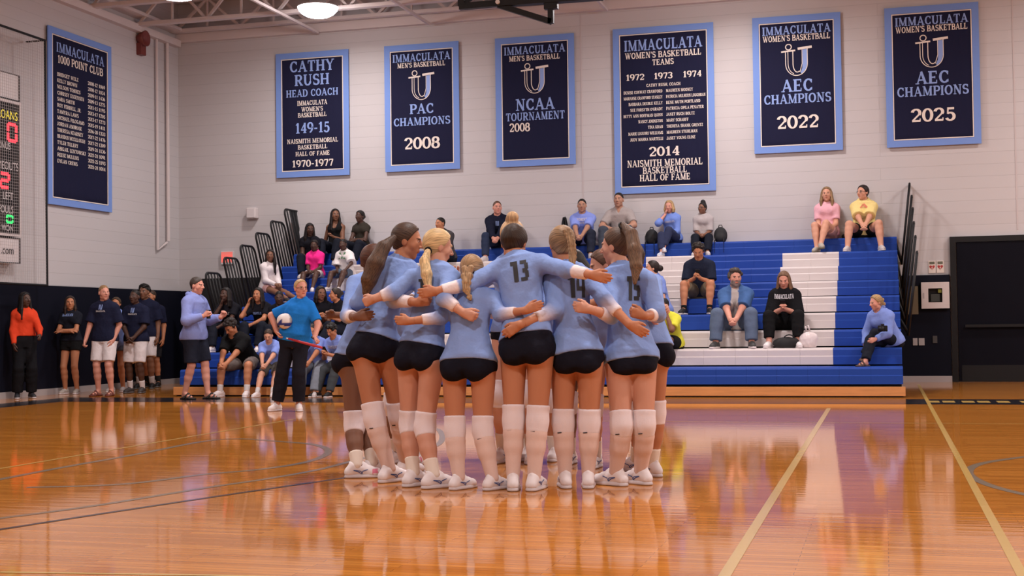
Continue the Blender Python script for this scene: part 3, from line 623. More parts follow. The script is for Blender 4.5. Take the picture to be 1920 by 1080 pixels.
def ell(c, M, rad):          # M rows = axes
    c = np.asarray(c, float); M = np.asarray(M, float); rad = np.asarray(rad, float)
    ext = np.sqrt(((M*rad[:, None])**2).sum(0))
    def f(p):
        q = (p-c)@M.T/rad; k0 = np.sqrt((q*q).sum(-1)); k1 = np.sqrt(((q/rad)**2).sum(-1))+1e-9
        return k0*(k0-1)/k1
    return Pr(c-ext, c+ext, f)
def loft(p0, p1, rv, fv, st, off=0.):   # st rows: t, half width, half depth, forward shift
    p0, p1 = np.asarray(p0, float), np.asarray(p1, float); ax = p1-p0; L = np.linalg.norm(ax); ax = ax/L
    fv = nrm(fv-ax*(fv@ax)); rv = np.cross(fv, ax); st = np.asarray(st, float); R = st[:, 1:3].max()+off+.03
    def f(p):
        q = p-p0; t = q@ax/L; tc = np.clip(t, st[0, 0], st[-1, 0])
        w_ = np.interp(tc, st[:, 0], st[:, 1])+off; d_ = np.interp(tc, st[:, 0], st[:, 2])+off; s_ = np.interp(tc, st[:, 0], st[:, 3])
        u = q@rv; v = q@fv-s_; k0 = np.sqrt((u/w_)**2+(v/d_)**2); k1 = np.sqrt((u/w_**2)**2+(v/d_**2)**2)+1e-9
        d2 = np.where(k0 < 1e-3, -np.minimum(w_, d_), k0*(k0-1)/k1); e = np.abs(t-tc)*L
        return np.where(e > 0, np.sqrt(np.maximum(d2, 0)**2+e*e)+np.minimum(d2, 0)*0, d2)
    a0, a1 = p0+ax*L*st[0, 0], p0+ax*L*st[-1, 0]; a1b = p0+ax*L*st[-1, 0]
    a1 = p0+ax*L*st[-1, 0]; lo = np.minimum(p0+ax*L*st[0, 0], p0+ax*L*st[-1, 0])-R; hi = np.maximum(p0+ax*L*st[0, 0], p0+ax*L*st[-1, 0])+R
    return Pr(lo, hi, f)
def smin(a, b, k):
    if k <= 0: return np.minimum(a, b)
    h = np.clip(.5+.5*(b-a)/k, 0, 1); return b+(a-b)*h-k*h*(1-h)
def grp(prs, k=.02, cuts=()):      # cuts: (point, outward normal) keep the inner side
    lo = np.min([p.lo for p in prs], 0); hi = np.max([p.hi for p in prs], 0)
    def f(p):
        d = prs[0].f(p)
        for q in prs[1:]: d = smin(d, q.f(p), k)
        for c, n in cuts: d = -smin(-d, -((p-c)@n), .010)
        return d
    return Pr(lo, hi, f)
def evalpts(F, P):
    d = np.full(len(P), 1.0)
    for pr, k, op in F:
        m = np.all((P > pr.lo-k-.08) & (P < pr.hi+k+.08), 1)
        if not m.any(): continue
        v = pr.f(P[m])
        d[m] = smin(d[m], v, k) if op == 'u' else -smin(-d[m], v, k)
    return d
CORN = [(i, j, k) for i in (0, 1) for j in (0, 1) for k in (0, 1)]
EDG = [(a, b) for a in range(8) for b in range(a+1, 8) if sum(abs(CORN[a][i]-CORN[b][i]) for i in range(3)) == 1]
def polygonise(F, h, lo=None, hi=None, cuts=(), proj=True):
    adds = [e for e in F if e[2] == 'u']
    l = np.min([e[0].lo for e in adds], 0)-3*h; u = np.max([e[0].hi for e in adds], 0)+3*h
    if lo is not None: l = np.maximum(l, lo-2*h); u = np.minimum(u, hi+2*h)
    n = np.maximum(np.ceil((u-l)/h).astype(int)+1, 4)
    V = np.full(tuple(n), 1.0, np.float32); ax = [l[i]+h*np.arange(n[i]) for i in range(3)]
    for pr, k, op in F:
        m = k+2.5*h+.01
        i0 = np.clip(np.floor((pr.lo-m-l)/h).astype(int), 0, n); i1 = np.clip(np.ceil((pr.hi+m-l)/h).astype(int)+1, 0, n)
        if np.any(i1 <= i0): continue
        sl = tuple(slice(i0[i], i1[i]) for i in range(3))
        G = np.stack(np.meshgrid(*[ax[i][sl[i]] for i in range(3)], indexing='ij'), -1)
        v = pr.f(G)
        V[sl] = smin(V[sl], v, k) if op == 'u' else -smin(-V[sl], v, k)
    if lo is not None:
        G = np.stack(np.meshgrid(*ax, indexing='ij'), -1); V = np.maximum(V, np.max(np.concatenate([lo-G, G-hi], -1), -1))
    if cuts:
        G = np.stack(np.meshgrid(*ax, indexing='ij'), -1)
        for c, nn in cuts: V = np.maximum(V, (G-c)@nn)
    V[0] = V[-1] = 1; V[:, 0] = V[:, -1] = 1; V[:, :, 0] = V[:, :, -1] = 1
    S = V < 0; c = np.zeros(tuple(n-1), np.int8)
    for d in CORN: c += S[d[0]:n[0]-1+d[0], d[1]:n[1]-1+d[1], d[2]:n[2]-1+d[2]]
    act = (c > 0) & (c < 8); ijk = np.argwhere(act); N = len(ijk)
    if N == 0: return np.zeros((0, 3)), np.zeros((0, 4), int)
    idx = np.full(act.shape, -1, np.int32); idx[act] = np.arange(N)
    cv = np.stack([V[ijk[:, 0]+d[0], ijk[:, 1]+d[1], ijk[:, 2]+d[2]] for d in CORN], 1)
    acc = np.zeros((N, 3)); cnt = np.zeros(N)
    for a, b in EDG:
        va, vb = cv[:, a], cv[:, b]; m = (va < 0) != (vb < 0); t = va/(va-vb+1e-12)
        pa, pb = np.array(CORN[a], float), np.array(CORN[b], float)
        acc[m] += pa+(pb-pa)*t[m, None]; cnt[m] += 1
    P = l+(ijk+acc/cnt[:, None])*h
    Q = []
    for a in range(3):
        s0 = [slice(None)]*3; s1 = [slice(None)]*3; s0[a] = slice(0, n[a]-1); s1[a] = slice(1, n[a])
        E = np.argwhere(S[tuple(s0)] != S[tuple(s1)]); b, cc = (a+1) % 3, (a+2) % 3
        E = E[(E[:, b] > 0) & (E[:, cc] > 0) & (E[:, b] < n[b]-1) & (E[:, cc] < n[cc]-1)]
        o = np.zeros((4, 3), int); o[0, b] = -1; o[0, cc] = -1; o[1, cc] = -1; o[3, b] = -1
        q = np.stack([idx[tuple((E+o[i]).T)] for i in range(4)], 1)
        fl = ~S[tuple(E.T)]; q[fl] = q[fl][:, ::-1]; Q.append(q)
    Q = np.concatenate(Q); Q = Q[(Q >= 0).all(1)]
    if proj and not cuts and lo is None:
        d = evalpts(F, P); nn = normals(P, Q); P = P-nn*np.clip(d, -h*.5, h*.5)[:, None]
    return P, Q
def normals(P, Q):
    n = np.cross(P[Q[:, 2]]-P[Q[:, 0]], P[Q[:, 3]]-P[Q[:, 1]]); out = np.zeros_like(P)
    for i in range(4): np.add.at(out, Q[:, i], n)
    return out/(np.linalg.norm(out, axis=1, keepdims=True)+1e-12)
def join(parts):
    Vs, Qs, k = [], [], 0
    for v, q in parts: Vs.append(v); Qs.append(q+k); k += len(v)
    return np.concatenate(Vs), np.concatenate(Qs)
def march(F, o, d, n=60, off=.004):     # points o moved along d until they meet the field
    P = np.array(o, float); t = np.zeros(len(P))
    for _ in range(n): t += np.clip(evalpts(F, P+t[:, None]*d)-off, -.03, .08)*.8
    return P+t[:, None]*d, t
def ik(a, c, l1, l2, pole):
    a, c = np.asarray(a, float), np.asarray(c, float); v = c-a; L = np.linalg.norm(v); L2 = min(L, (l1+l2)*.999); u = v/(L+1e-9)
    x = (l1*l1-l2*l2+L2*L2)/(2*L2); hh = math.sqrt(max(l1*l1-x*x, 0)); p = np.asarray(pole, float); p = nrm(p-u*(p@u))
    return a+u*x+p*hh, a+u*L2
def seg(pts, t0, t1):                    # sub-polyline between parameters t0..t1 (one unit per segment)
    pts = [np.asarray(p, float) for p in pts]; at = lambda t: pts[min(int(t), len(pts)-2)]*(1-(t-min(int(t), len(pts)-2)))+pts[min(int(t), len(pts)-2)+1]*(t-min(int(t), len(pts)-2))
    ts = [t0]+[float(i) for i in range(len(pts)) if t0+1e-6 < i < t1-1e-6]+[t1]
    return [at(t) for t in ts], ts
def limb(pts, rad, t0=0., t1=None, off=0., k=.02, cut0=False, cut1=True):
    t1 = len(pts)-1 if t1 is None else t1; P, ts = seg(pts, t0, t1); R = np.interp(ts, range(len(pts)), rad)
    offs = np.full(len(ts), off) if np.isscalar(off) else np.interp(ts, range(len(pts)), off)
    prs = [cone(P[i], P[i+1], R[i]+offs[i], R[i+1]+offs[i+1]) for i in range(len(P)-1)]
    cuts = []
    if cut1: cuts.append((P[-1], nrm(P[-1]-P[-2])))
    if cut0: cuts.append((P[0], nrm(P[0]-P[1])))
    return grp(prs, k, cuts)
def hand(wr, d, n, side, s=1., curl=.35, spread=1., thumb=1.):
    """palm and five fingers: d along the hand, n palm normal, side towards the thumb"""
    d = nrm(d); n = nrm(n-d*(n@d)); sd = nrm(np.cross(d, n)); sd = sd if sd@side > 0 else -sd
    prs = [(cone(wr, wr+d*.03*s, .026*s, .03*s, n, .72), .012), (cone(wr+d*.03*s+sd*.008*s, wr+d*.082*s+sd*.016*s, .024*s, .022*s, n, .6), .012), (cone(wr+d*.03*s-sd*.008*s, wr+d*.078*s-sd*.018*s, .024*s, .02*s, n, .6), .012)]
    for i, (o, l, a) in enumerate(((.0275, .062, .06), (.0095, .070, .02), (-.009, .065, -.03), (-.0265, .050, -.08))):
        b = wr+d*(.088-.004*abs(i-1))*s+sd*o*s; c = curl*(1+.12*i)
        d1 = nrm(d+sd*a*spread); d2 = d1*math.cos(c)+n*math.sin(c); d3 = d1*math.cos(2*c)+n*math.sin(2*c); d4 = d1*math.cos(2.6*c)+n*math.sin(2.6*c)
        p1 = b+d2*l*.45*s; p2 = p1+d3*l*.3*s; p3 = p2+d4*l*.25*s; r = (.0098 if i < 3 else .0085)*s
        prs += [(grp([cone(b-d*.012*s, p1, r*1.05, r), cone(p1, p2, r, r*.93), cone(p2, p3, r*.93, r*.8)], .004), .005)]
    b = wr+d*.022*s+sd*.022*s; p1 = b+(d*.72+sd*.55*thumb+n*.35)*.038*s; p2 = p1+(d*.85+sd*.25*thumb+n*.4)*.03*s; p3 = p2+(d*.93+sd*.05*thumb+n*.35)*.024*s
    prs += [(grp([cone(b, p1, .016*s, .0125*s), cone(p1, p2, .0125*s, .0105*s), cone(p2, p3, .0105*s, .009*s)], .006), .008)]
    return prs
SK = {'fair': (.60, .30, .20), 'tan': (.46, .19, .098), 'warm': (.50, .21, .11), 'brown': (.20, .092, .055), 'dark': (.075, .036, .025), 'olive': (.40, .21, .14), 'red': (.58, .27, .20)}
FEM = [(-.2, .150, .100, -.005), (0, .172, .118, -.012), (.16, .160, .108, -.004), (.42, .128, .090, .0), (.66, .140, .098, .0), (.84, .150, .100, .0), (1.0, .105, .075, -.01)]
MALE = [(-.2, .150, .105, -.004), (0, .162, .115, -.008), (.16, .158, .112, .0), (.42, .152, .108, .004), (.66, .168, .116, .0), (.84, .180, .116, -.002), (1.0, .120, .085, -.01)]
HEADH = .235
def head_field(hc, R, s, fem=True):
    r, f, u = R; at = lambda a, b, c: hc+(r*a+f*b+u*c)*s
    E = lambda c, rad: ell(at(*c), R, np.array(rad)*s)
    F = [(E((0, -.012, .028), (.074, .094, .086)), 0, 'u'), (E((0, .022, -.03), (.060, .070, .078)), .03, 'u'),
         (cone(at(0, .058, -.098), at(0, .05, -.085), .022*s, .026*s), .03, 'u'), (cone(at(-.045, .01, -.07), at(.045, .01, -.07), .022*s, .022*s), .03, 'u'),
         (cone(at(-.03, .08, .026), at(.03, .08, .026), .010*s, .010*s), .015, 'u'),
         (cone(at(0, .088, .016), at(0, .112, -.022), .0085*s, .0125*s), .01, 'u'), (cone(at(-.014, .096, -.027), at(.014, .096, -.027), .008*s, .008*s), .008, 'u'),
         (cone(at(-.037, .06, -.012), at(-.05, .045, -.03), .02*s, .02*s), .02, 'u'), (cone(at(.037, .06, -.012), at(.05, .045, -.03), .02*s, .02*s), .02, 'u'),
         (E((0, .086, -.052), (.022, .012, .0075)), .006, 'u'), (E((0, .084, -.062), (.020, .012, .008)), .006, 'u')]
    for sx_ in (-1, 1):
        F += [(sph(at(sx_*.031, .094, .008), .0135*s), 0, 's')]
        F += [(sph(at(sx_*.031, .0735, .008), .0125*s), .003, 'u'), (E((sx_*.077, -.012, -.008), (.011, .02, .032)), .008, 'u')]
    return F
def skin_col(P, hc, R, s, skin, hair, brows=True, beard=None):
    C = np.tile(np.array(skin), (len(P), 1)); q = ((P-hc)@np.array(R).T)/s; a, b, c = np.abs(q[:, 0]), q[:, 1], q[:, 2]
    fr = (b > .03) & (a < .09) & (np.abs(c) < .13)
    lips = fr & (a < .021) & (np.abs(c+.057) < .0115) & (b > .078); C[lips] = C[lips]*np.array([.88, .68, .66])
    if beard is not None:
        bd = (b > -.01) & (c < -.03) & (c > -.14) & (a < .075) & ~lips & ~((a < .03) & (c > -.045)) & ~((c > -.05) & (b < .05)); C[bd] = beard
        C[fr & (a < .03) & (np.abs(c+.043) < .007)] = beard
    if brows: br = fr & (a > .015) & (a < .047) & (np.abs(c-.027+.1*np.abs(a-.03)) < .0042); C[br] = np.array(hair)*.8
    ey = fr & ((((a-.031)/.0135)**2+((c-.008)/.0075)**2) < 1) & (b > .07); C[ey] = np.array(skin)*.55+np.array((.5, .45, .43))*.42
    ir = fr & ((((a-.031)/.0065)**2+((c-.008)/.0072)**2) < 1) & (b > .07); C[ir] = (.03, .02, .015)
    ln = fr & (np.abs((((a-.031)/.0145)**2+((c-.0095)/.0085)**2)-1) < .25) & (c > .0095) & (b > .065); C[ln] = np.array(skin)*.25
    return C
def folds(V, seed):     # soft creases of cloth
    g = np.random.default_rng(abs(sum(ord(c)*(i+1) for i, c in enumerate(seed)))); out = np.zeros(len(V))
    for i in range(5):
        k = g.normal(size=3); k[2] *= .45; k = nrm(k)*g.uniform(28, 70); wv = g.normal(size=3)*9; ph = g.uniform(0, 6.28)
        out += (.5-np.abs(np.sin(V@k*.5+1.3*np.sin(V@wv+ph)+ph)))*g.uniform(.5, 1.)
    return out/2.2
def person(label, J, o, near=False, group=None, cat='person'):
    """J: joints in metres, o: outfit; builds one continuous body with clothing, hair and shoes as children"""
    s = J['s']; hb = .0115 if near else .0165; hd = .0055 if near else .009
    base = np.array([J['pel'][0], J['pel'][1], J.get('floor', 0.)])
    root = empty('person', base); tag(root, label, cat, group)
    fem = o.get('fem', True); bk = o.get('bulk', 1.0); lg = o.get('leg', 1.0); ar = o.get('arm', 1.0)
    st = np.array(FEM if fem else MALE, float); st[:, 1:4] *= s; st[:, 1:3] *= bk
    if 'belly' in o: st[2:5, 2] *= 1+o['belly']; st[2:5, 3] += .03*s*o['belly']*2; st[1:5, 1] *= 1+.5*o['belly']
    pel, neck, hc = J['pel'], J['neck'], J['hc']; tf = J['tf']; mid = J.get('mid', pel*.55+neck*.45)
    L1 = np.linalg.norm(mid-pel); L2 = np.linalg.norm(neck-mid); tm = L1/(L1+L2)
    lo_ = st[st[:, 0] < tm+.001]; hi_ = st[st[:, 0] > tm-.001]
    im = [tm]+[np.interp(tm, st[:, 0], st[:, i]) for i in (1, 2, 3)]
    lo_ = np.vstack([lo_, im]); hi_ = np.vstack([im, hi_]); lo_[:, 0] = lo_[:, 0]/tm; hi_[:, 0] = (hi_[:, 0]-tm)/(1-tm)
    pf = J.get('pf', tf); nck = neck+nrm(neck-mid)*.0
    def torso(off, hem=-.2, offh=None):
        a = lo_.copy()
        if hem < -.1: a[0, 0] = min(a[0, 0], hem-.2)
        a = np.vstack([a, a[-1]]); a[-1, 0] = 1.16; b = np.vstack([hi_[0], hi_]); b[0, 0] = -.14
        if offh is not None: a[:, 1:3] += np.interp(a[:, 0], [0, .9], [offh-off, 0])[:, None]
        return [(loft(pel, mid, None, pf, a, off), .02*s), (loft(mid, neck, None, tf, b, off), .012*s)]
    up = nrm(neck-mid); rv = np.cross(tf, up)
    A = {}
    for S in 'LR':
        A[S] = [J['sh'+S], J['el'+S], J['wr'+S]]
    ra = np.array([.050, .040, .0265])*s*ar*(1 if fem else 1.12); rl = np.array([.089, .057, .036])*s*lg*(1 if fem else 1.0)
    LG = {S: [J['hip'+S], J['kn'+S], J['an'+S]] for S in 'LR'}
    def calf(S, off):
        h_, k_, a_ = LG[S]; ax = nrm(a_-k_); bkw = nrm(np.cross(np.cross(ax, h_-k_ if abs(nrm(h_-k_)@ax) < .99 else tf), ax)); bkw = bkw if bkw@J['toe'+S] < 0 else -bkw
        bkw = nrm(-J['toe'+S]-ax*(-J['toe'+S]@ax)); c = k_+(a_-k_)*.3+bkw*.014*s
        c1 = k_+(a_-k_)*.24+bkw*.004*s; c2 = k_+(a_-k_)*.46+bkw*.004*s
        return [k_, c1, c2, a_], np.array([.0555, .0565, .0525, .037])*s*lg+off
    R = (J['hr'], J['hf'], J['hu'])
    F = [(p, k, 'u') for p, k in torso(0)]
    hn = hc-J['hu']*.06*s-J['hf']*.015*s
    for S in 'LR':
        sh = A[S][0]
        F += [(cone(neck+up*.02*s, sh, .042*s*bk, .045*s), .05*s, 'u'), (limb(A[S], ra, k=.02, cut1=False), .035*s, 'u')]
        F += [(sph(LG[S][0], .078*s*lg*bk), .05*s, 'u'), (cone(LG[S][0], LG[S][1], rl[0], rl[1]), .02*s, 'u')]
        pts, rr = calf(S, 0.); F += [(limb(pts, rr, k=.03*s, cut1=False), .02*s, 'u')]
        an, td = LG[S][2], J['toe'+S]; dn = np.array([0, 0, -1.]) if 'ftd'+S not in J else J['ftd'+S]
        F += [(cone(an+dn*.045*s-td*.03*s, an+dn*.055*s+td*.13*s, .030*s, .026*s), .02*s, 'u'), (cone(an, an+dn*.05*s+td*.09*s, .032*s, .025*s), .02*s, 'u')]
        g = pel-pf*.066*s+(LG[S][0]-pel)*.8-nrm(mid-pel)*.04*s
        F += [(sph(g, .080*s*bk*o.get('glute', 1.)), .05*s, 'u')]
        if fem: F += [(sph(mid*.35+neck*.65-up*.03*s+tf*.065*s+rv*(.07*s if S == 'R' else -.07*s), .058*s), .04*s, 'u')]
    F += [(cone(neck-up*.02*s, hn, .056*s*(1 if fem else 1.12), .05*s*(1 if fem else 1.1)), .035*s, 'u')]
    HF = head_field(hc, R, s); F += [(p, k if i else .025, op) for i, (p, k, op) in enumerate(HF)]
    boxes = [(hc-.15*s, hc+.15*s)]
    for S in 'LR':
        hs = s*(.92 if fem else 1.04); HD = hand(A[S][2], J['hd'+S], J['hn'+S], J['th'+S], hs, J.get('cu'+S, .35))
        F += [(p, k, 'u') for p, k in HD]
        l = np.min([p.lo for p, _ in HD], 0)-.012; u_ = np.max([p.hi for p, _ in HD], 0)+.012; boxes.append((l, u_))
    skin = SK[o['skin']] if isinstance(o['skin'], str) else o['skin']; hcol = np.array(o.get('hair', (.03, .02, .015)))
    # fine patches for head and hands, the rest of the body coarser; all cut from one field
    G = list(F)
    for l, u_ in boxes:
        c, e = (l+u_)/2, (u_-l)/2-hb*1.0
        def bf(p, c=c, e=e): return np.max(np.abs(p-c)-e, -1)
        G.append((Pr(l, u_, bf), 0, 's'))
    parts = [polygonise(G, hb, proj=False)]+[polygonise(F, hd, l, u_) for l, u_ in boxes]
    V, Q = join(parts)
    C = skin_col(V, hc, R, s, skin, hcol, beard=o.get('beard'))
    mesh('body', V-base, Q, M_SKIN, root, True, attrs={'Col': C})
    def garment(name, F, col, m=M_CLOTH, h=None, cols=None, par=None, fold=0.):
        V, Q = polygonise(F, h or hb)
        if not len(V): return None
        if fold: V = V+normals(V, Q)*(folds(V, label)*fold*np.clip((np.linalg.norm(V-neck, axis=1)/s-.085)/.06, 0, 1))[:, None]
        C = np.tile(np.array(col, float), (len(V), 1)) if cols is None else cols(V)
        return mesh(name, V-base, Q, m, par or root, True, attrs={'Col': C})
    # ---- top
    T = o['top']; Bm_loose = o['bot'].get('loose', .007); off = T.get('loose', .012)*s; sl = T.get('sleeve', .6); hem = T.get('hem', -.28)
    offh = max(off, Bm_loose*s+.008)
    ax0 = nrm(mid-pel); hp = pel+ax0*(hem*(L1+L2)); tp = torso(off, hem/tm, offh); low = [tp[0][0]]
    for S in 'LR': low += [sph(LG[S][0], rl[0]+offh), sph(pel-pf*.066*s+(LG[S][0]-pel)*.8-nrm(mid-pel)*.04*s, .080*s*bk*o.get('glute', 1.)+offh+.003*s)]
    F = [(grp(low, .05*s, [(hp, -ax0)]), .02*s, 'u'), (tp[1][0], .012*s, 'u')]
    for S in 'LR':
        if fem: F += [(sph(mid*.35+neck*.65-up*.03*s+tf*.065*s+rv*(.07*s if S == 'R' else -.07*s), .058*s+off), .05*s, 'u')]
        F += [(cone(neck+up*.02*s, A[S][0], .042*s*bk+off*.8+.004*s, .045*s+off), .05*s, 'u')]
    J['torF'] = list(F)
    for S in 'LR':
        if sl > 0: F += [(limb(A[S], ra, 0, sl, [off*1.1, off*T.get('slo', 1.2), off*.7] if T.get('slo') is None else [off, off*T['slo'], off*T['slo']], k=.025), .035*s, 'u')]
    nk = T.get('neck', .058)*s; F += [(cone(neck+up*.01*s+tf*T.get('nf', .012)*s, neck+up*.25*s+tf*.05*s, nk, nk*1.5), .012, 's')]
    if T.get('vneck'): F += [(cone(neck+tf*.10*s-up*.05*s, neck+tf*.06*s+up*.1*s, .01*s, .07*s), 0, 's')]
    if T.get('tank'):
        for S in 'LR': F += [(cone(A[S][0]+up*.06*s+nrm(A[S][0]-neck)*.03*s, A[S][0]-up*.08*s+nrm(A[S][0]-neck)*.03*s, .07*s, .06*s), 0, 's')]
        F += [(cone(neck+tf*.09*s+up*.02*s, neck+tf*.15*s-up*.08*s, .07*s, .05*s), 0, 's')]
    tc = np.array(T['col'], float)
    def tcol(V):
        C = np.tile(tc, (len(V), 1))
        if 'omb' in T:
            for S in 'LR':
                a, b, c = A[S]; d1 = np.linalg.norm(np.cross(V-b, nrm(c-b)), axis=1); t = (V-b)@nrm(c-b)/np.linalg.norm(c-b)
                m = (d1 < .10*s) & (t > -.4) & (t < 1.3)
                da = np.abs((V-a)@nrm(np.cross(b-a, np.array([0, 0, 1.]))))
                k = np.clip((t-T.get('o0', -.12))/T.get('ow', .5), 0, 1); lim = limb(A[S], ra, .6, 2., .03, cut1=False).f(V) < .0
                m &= lim; C[m] = C[m]*(1-k[m, None])+np.array(T['omb'])*k[m, None]
        if 'cols' in T: C = T['cols'](V, C)
        return C
    top = garment('shirt' if not T.get('name') else T['name'], F, tc, cols=tcol, fold=T.get('fold', .0055)*s); J['topF'] = F; J['top'] = top
    if T.get('collar'):
        c0 = neck+up*.025*s+tf*.012*s; mb = MB(); ring = []
        for k in range(25):
            a = -2.6+5.2*k/24; d = rv*math.sin(a)+-tf*math.cos(a)*.95; rr = .064*s
            ring.append([c0+d*rr+up*.03*s*(1-.6*(k in (0, 24))), c0+d*rr*1.12+up*.032*s, c0+d*rr*1.45-up*.015*s])
        Vv = [v for r_ in ring for v in r_]; Ff = [(3*i+j, 3*i+3+j, 3*i+4+j, 3*i+1+j) for i in range(24) for j in range(2)]
        V = np.array(Vv); mesh('collar', V-wloc(root), Ff, M_CLOTH, top, True, attrs={'Col': np.tile(tc*.9, (len(V), 1))}).location = (0, 0, 0)
    if T.get('hood'):
        garment('hood', [(cone(neck-tf*.06*s+rv*.07*s+up*.03*s, neck-tf*.09*s-up*.06*s, .035*s, .05*s), 0, 'u'), (cone(neck-tf*.06*s-rv*.07*s+up*.03*s, neck-tf*.09*s-up*.06*s, .035*s, .05*s), .04*s, 'u'), (cone(neck+tf*.05*s+rv*.055*s, neck-tf*.06*s+rv*.07*s+up*.03*s, .025*s, .035*s), .03*s, 'u'), (cone(neck+tf*.05*s-rv*.055*s, neck-tf*.06*s-rv*.07*s+up*.03*s, .025*s, .035*s), .03*s, 'u')], tc*.92, par=top)
    if T.get('pad'):      # numbers or words are laid on the cloth afterwards
        pass
    # ---- bottom
    Bm = o['bot']; off = Bm.get('loose', .007)*s; ln = Bm['len']
    lb = lo_.copy(); lb[:, 1:3] += np.interp(lb[:, 0], [.0, .45], [off, .004*s])[:, None]
    wp = pel+ax0*Bm.get('waist', .24)*(L1+L2)
    F = [(grp([loft(pel, mid, None, pf, lb, 0.)], 0, [(wp, ax0)]), .04*s, 'u')]
    for S in 'LR':
        F += [(sph(LG[S][0], .078*s*lg*bk+off), .05*s, 'u'), (sph(pel-pf*.066*s+(LG[S][0]-pel)*.8-nrm(mid-pel)*.04*s, .080*s*bk*o.get('glute', 1.)+off), .05*s, 'u')]
        pts, rr = calf(S, 0.); P4 = [LG[S][0], LG[S][1], pts[1], pts[2], LG[S][2]]; t1 = ln if ln <= 1 else legt(ln-1)
        fl = Bm.get('flare', 1.0)
        lb_ = limb(P4, [rl[0], max(rl[1], rr[0]), rr[1], rr[2], rr[3]], 0, t1, [off, off*(1+(fl-1)*1), off*fl*1.1, off*fl*1.2, off*fl*1.6], k=.03, cut1=not Bm.get('slant'))
        if Bm.get('slant'):
            cp = P4[0]+(P4[1]-P4[0])*ln; inn = nrm(pel-LG[S][0]); cn = nrm(nrm(P4[1]-P4[0])-inn*Bm['slant']); lb_ = grp([lb_], 0, [(cp, cn)])
        F += [(lb_, .02*s, 'u')]
    def bcol(V):
        C = np.tile(np.array(Bm['col'], float), (len(V), 1)); return C
    garment(Bm.get('name', 'shorts'), F, Bm['col'], cols=bcol, fold=Bm.get('fold', .006 if ln > .35 else 0)*s)
    # ---- knee pads, socks, shoes
    for S in 'LR':
        pts, rr = calf(S, 0.); P4 = [LG[S][0], LG[S][1], pts[1], pts[2], LG[S][2]]; R4 = [rl[0], max(rl[1], rr[0]), rr[1], rr[2], rr[3]]
        sk = o.get('sock'); pad = o.get('pad')
        if sk:
            V, Q = polygonise([(limb(P4, R4, legt(sk['u']), 4., .004*s, k=.03, cut0=True, cut1=False), 0, 'u')], hb*.85)
            mesh('sock', V-base, Q, M_SOCK, root, True, attrs={'Col': np.tile(np.array(sk['col'], float), (len(V), 1))})
        if pad:
            kf = LG[S][1]+J['toe'+S]*.03*s
            lp = limb(P4, R4, pad.get('a', .78), legt(pad.get('b', .21)), .0105*s, k=.03, cut0=True)
            V, Q = polygonise([(lp, 0, 'u'), (grp([ell(kf, np.eye(3), np.array([.05, .05, .075])*s)], 0), .02*s, 'u')], hb*.85)
            C = np.tile(np.array(pad.get('col', (.66, .56, .55)), float), (len(V), 1))
            kp = mesh('knee_pad', V-base, Q, M_SOCK, root, True, attrs={'Col': C})
            if near and o.get('padmark', True):
                c = P4[1]*.3+P4[2]*.7; mk = MB(); w0 = c+np.array([0, -.3, 0]); mp = []
                for dx in np.linspace(-.016, .016, 9): mp += [w0+RT*(dx-.012)+np.array([0, 0, -.006+dx*.12]), w0+RT*(dx-.012)+np.array([0, 0, .001+dx*.12])]
                pp, t_ = march([(lp, 0, 'u')], mp, np.array([0, 1., 0]), off=.003); mesh('pad_mark', pp-base, [(2*i, 2*i+2, 2*i+3, 2*i+1) for i in range(8)], mat('mark_black', (.02, .02, .025), .6), kp)
        an, td = LG[S][2], J['toe'+S]; sd = J['footr'+S]; dn = np.cross(td, sd); dn = dn if dn[2] < 0 else -dn
        shp = o.get('shoe')
        if shp:
            sole = an+dn*.088*s; hl = sole-td*.055*s; toe = sole+td*.175*s
            up_ = [(cone(hl-dn*.045*s, toe-dn*.032*s-td*.03*s, .034*s, .033*s), 0, 'u'), (cone(sole+td*.10*s-dn*.032*s, toe-dn*.030*s-td*.045*s, .043*s, .038*s), .02*s, 'u'),
                   (cone(an+dn*.012*s-td*.012*s, sole+td*.085*s-dn*.055*s, .041*s, .031*s), .025*s, 'u'), (cone(an+dn*.005*s-td*.03*s, hl-dn*.04*s, .034*s, .036*s), .015*s, 'u')]
            if shp.get('tab', near): up_ += [(cone(an-td*.042*s-dn*.012*s, an-td*.05*s-dn*.03*s, .014*s, .010*s), .01*s, 'u'), (cone(sole+td*.055*s-dn*.088*s, sole+td*.04*s-dn*.105*s, .02*s, .014*s), .012*s, 'u')]
            so_ = grp([cone(hl, sole+td*.085*s, .0405*s, .049*s), cone(sole+td*.085*s, toe-td*.025*s, .049*s, .040*s)], .01*s, [(sole-dn*.0005*s, dn), (sole-dn*.030*s, -dn)])
            ank = an-dn*.03*s
            V, Q = polygonise(up_+[(Pr(sole-.4, sole+.4, lambda p, c=sole, n=dn: -((p-c)@n)), 0, 's'), (Pr(ank-.4, ank+.4, lambda p, c=ank, n=dn: ((p-c)@n)), 0, 's')], hb*.7)
            hgt = -((V-sole)@dn); C = np.tile(np.array(shp['col'], float), (len(V), 1)); C[hgt < .024*s] = shp.get('sole', (.6, .54, .53))
            if False: pass
            if shp.get('pink'): pk = (hgt > .03*s) & (hgt < .065*s) & (np.abs((V-an)@td-.13*s) < .02*s); C[pk] = (.7, .2, .3)
            so = mesh('shoe', V-base, Q, M_SHOE, root, True, attrs={'Col': C})
            V2, Q2 = polygonise([(so_, 0, 'u')], hb*.6); mesh('sole', V2-base, Q2, M_SHOE, so, True, attrs={'Col': np.tile(np.array(shp.get('sole', (.62, .55, .55)), float), (len(V2), 1))})
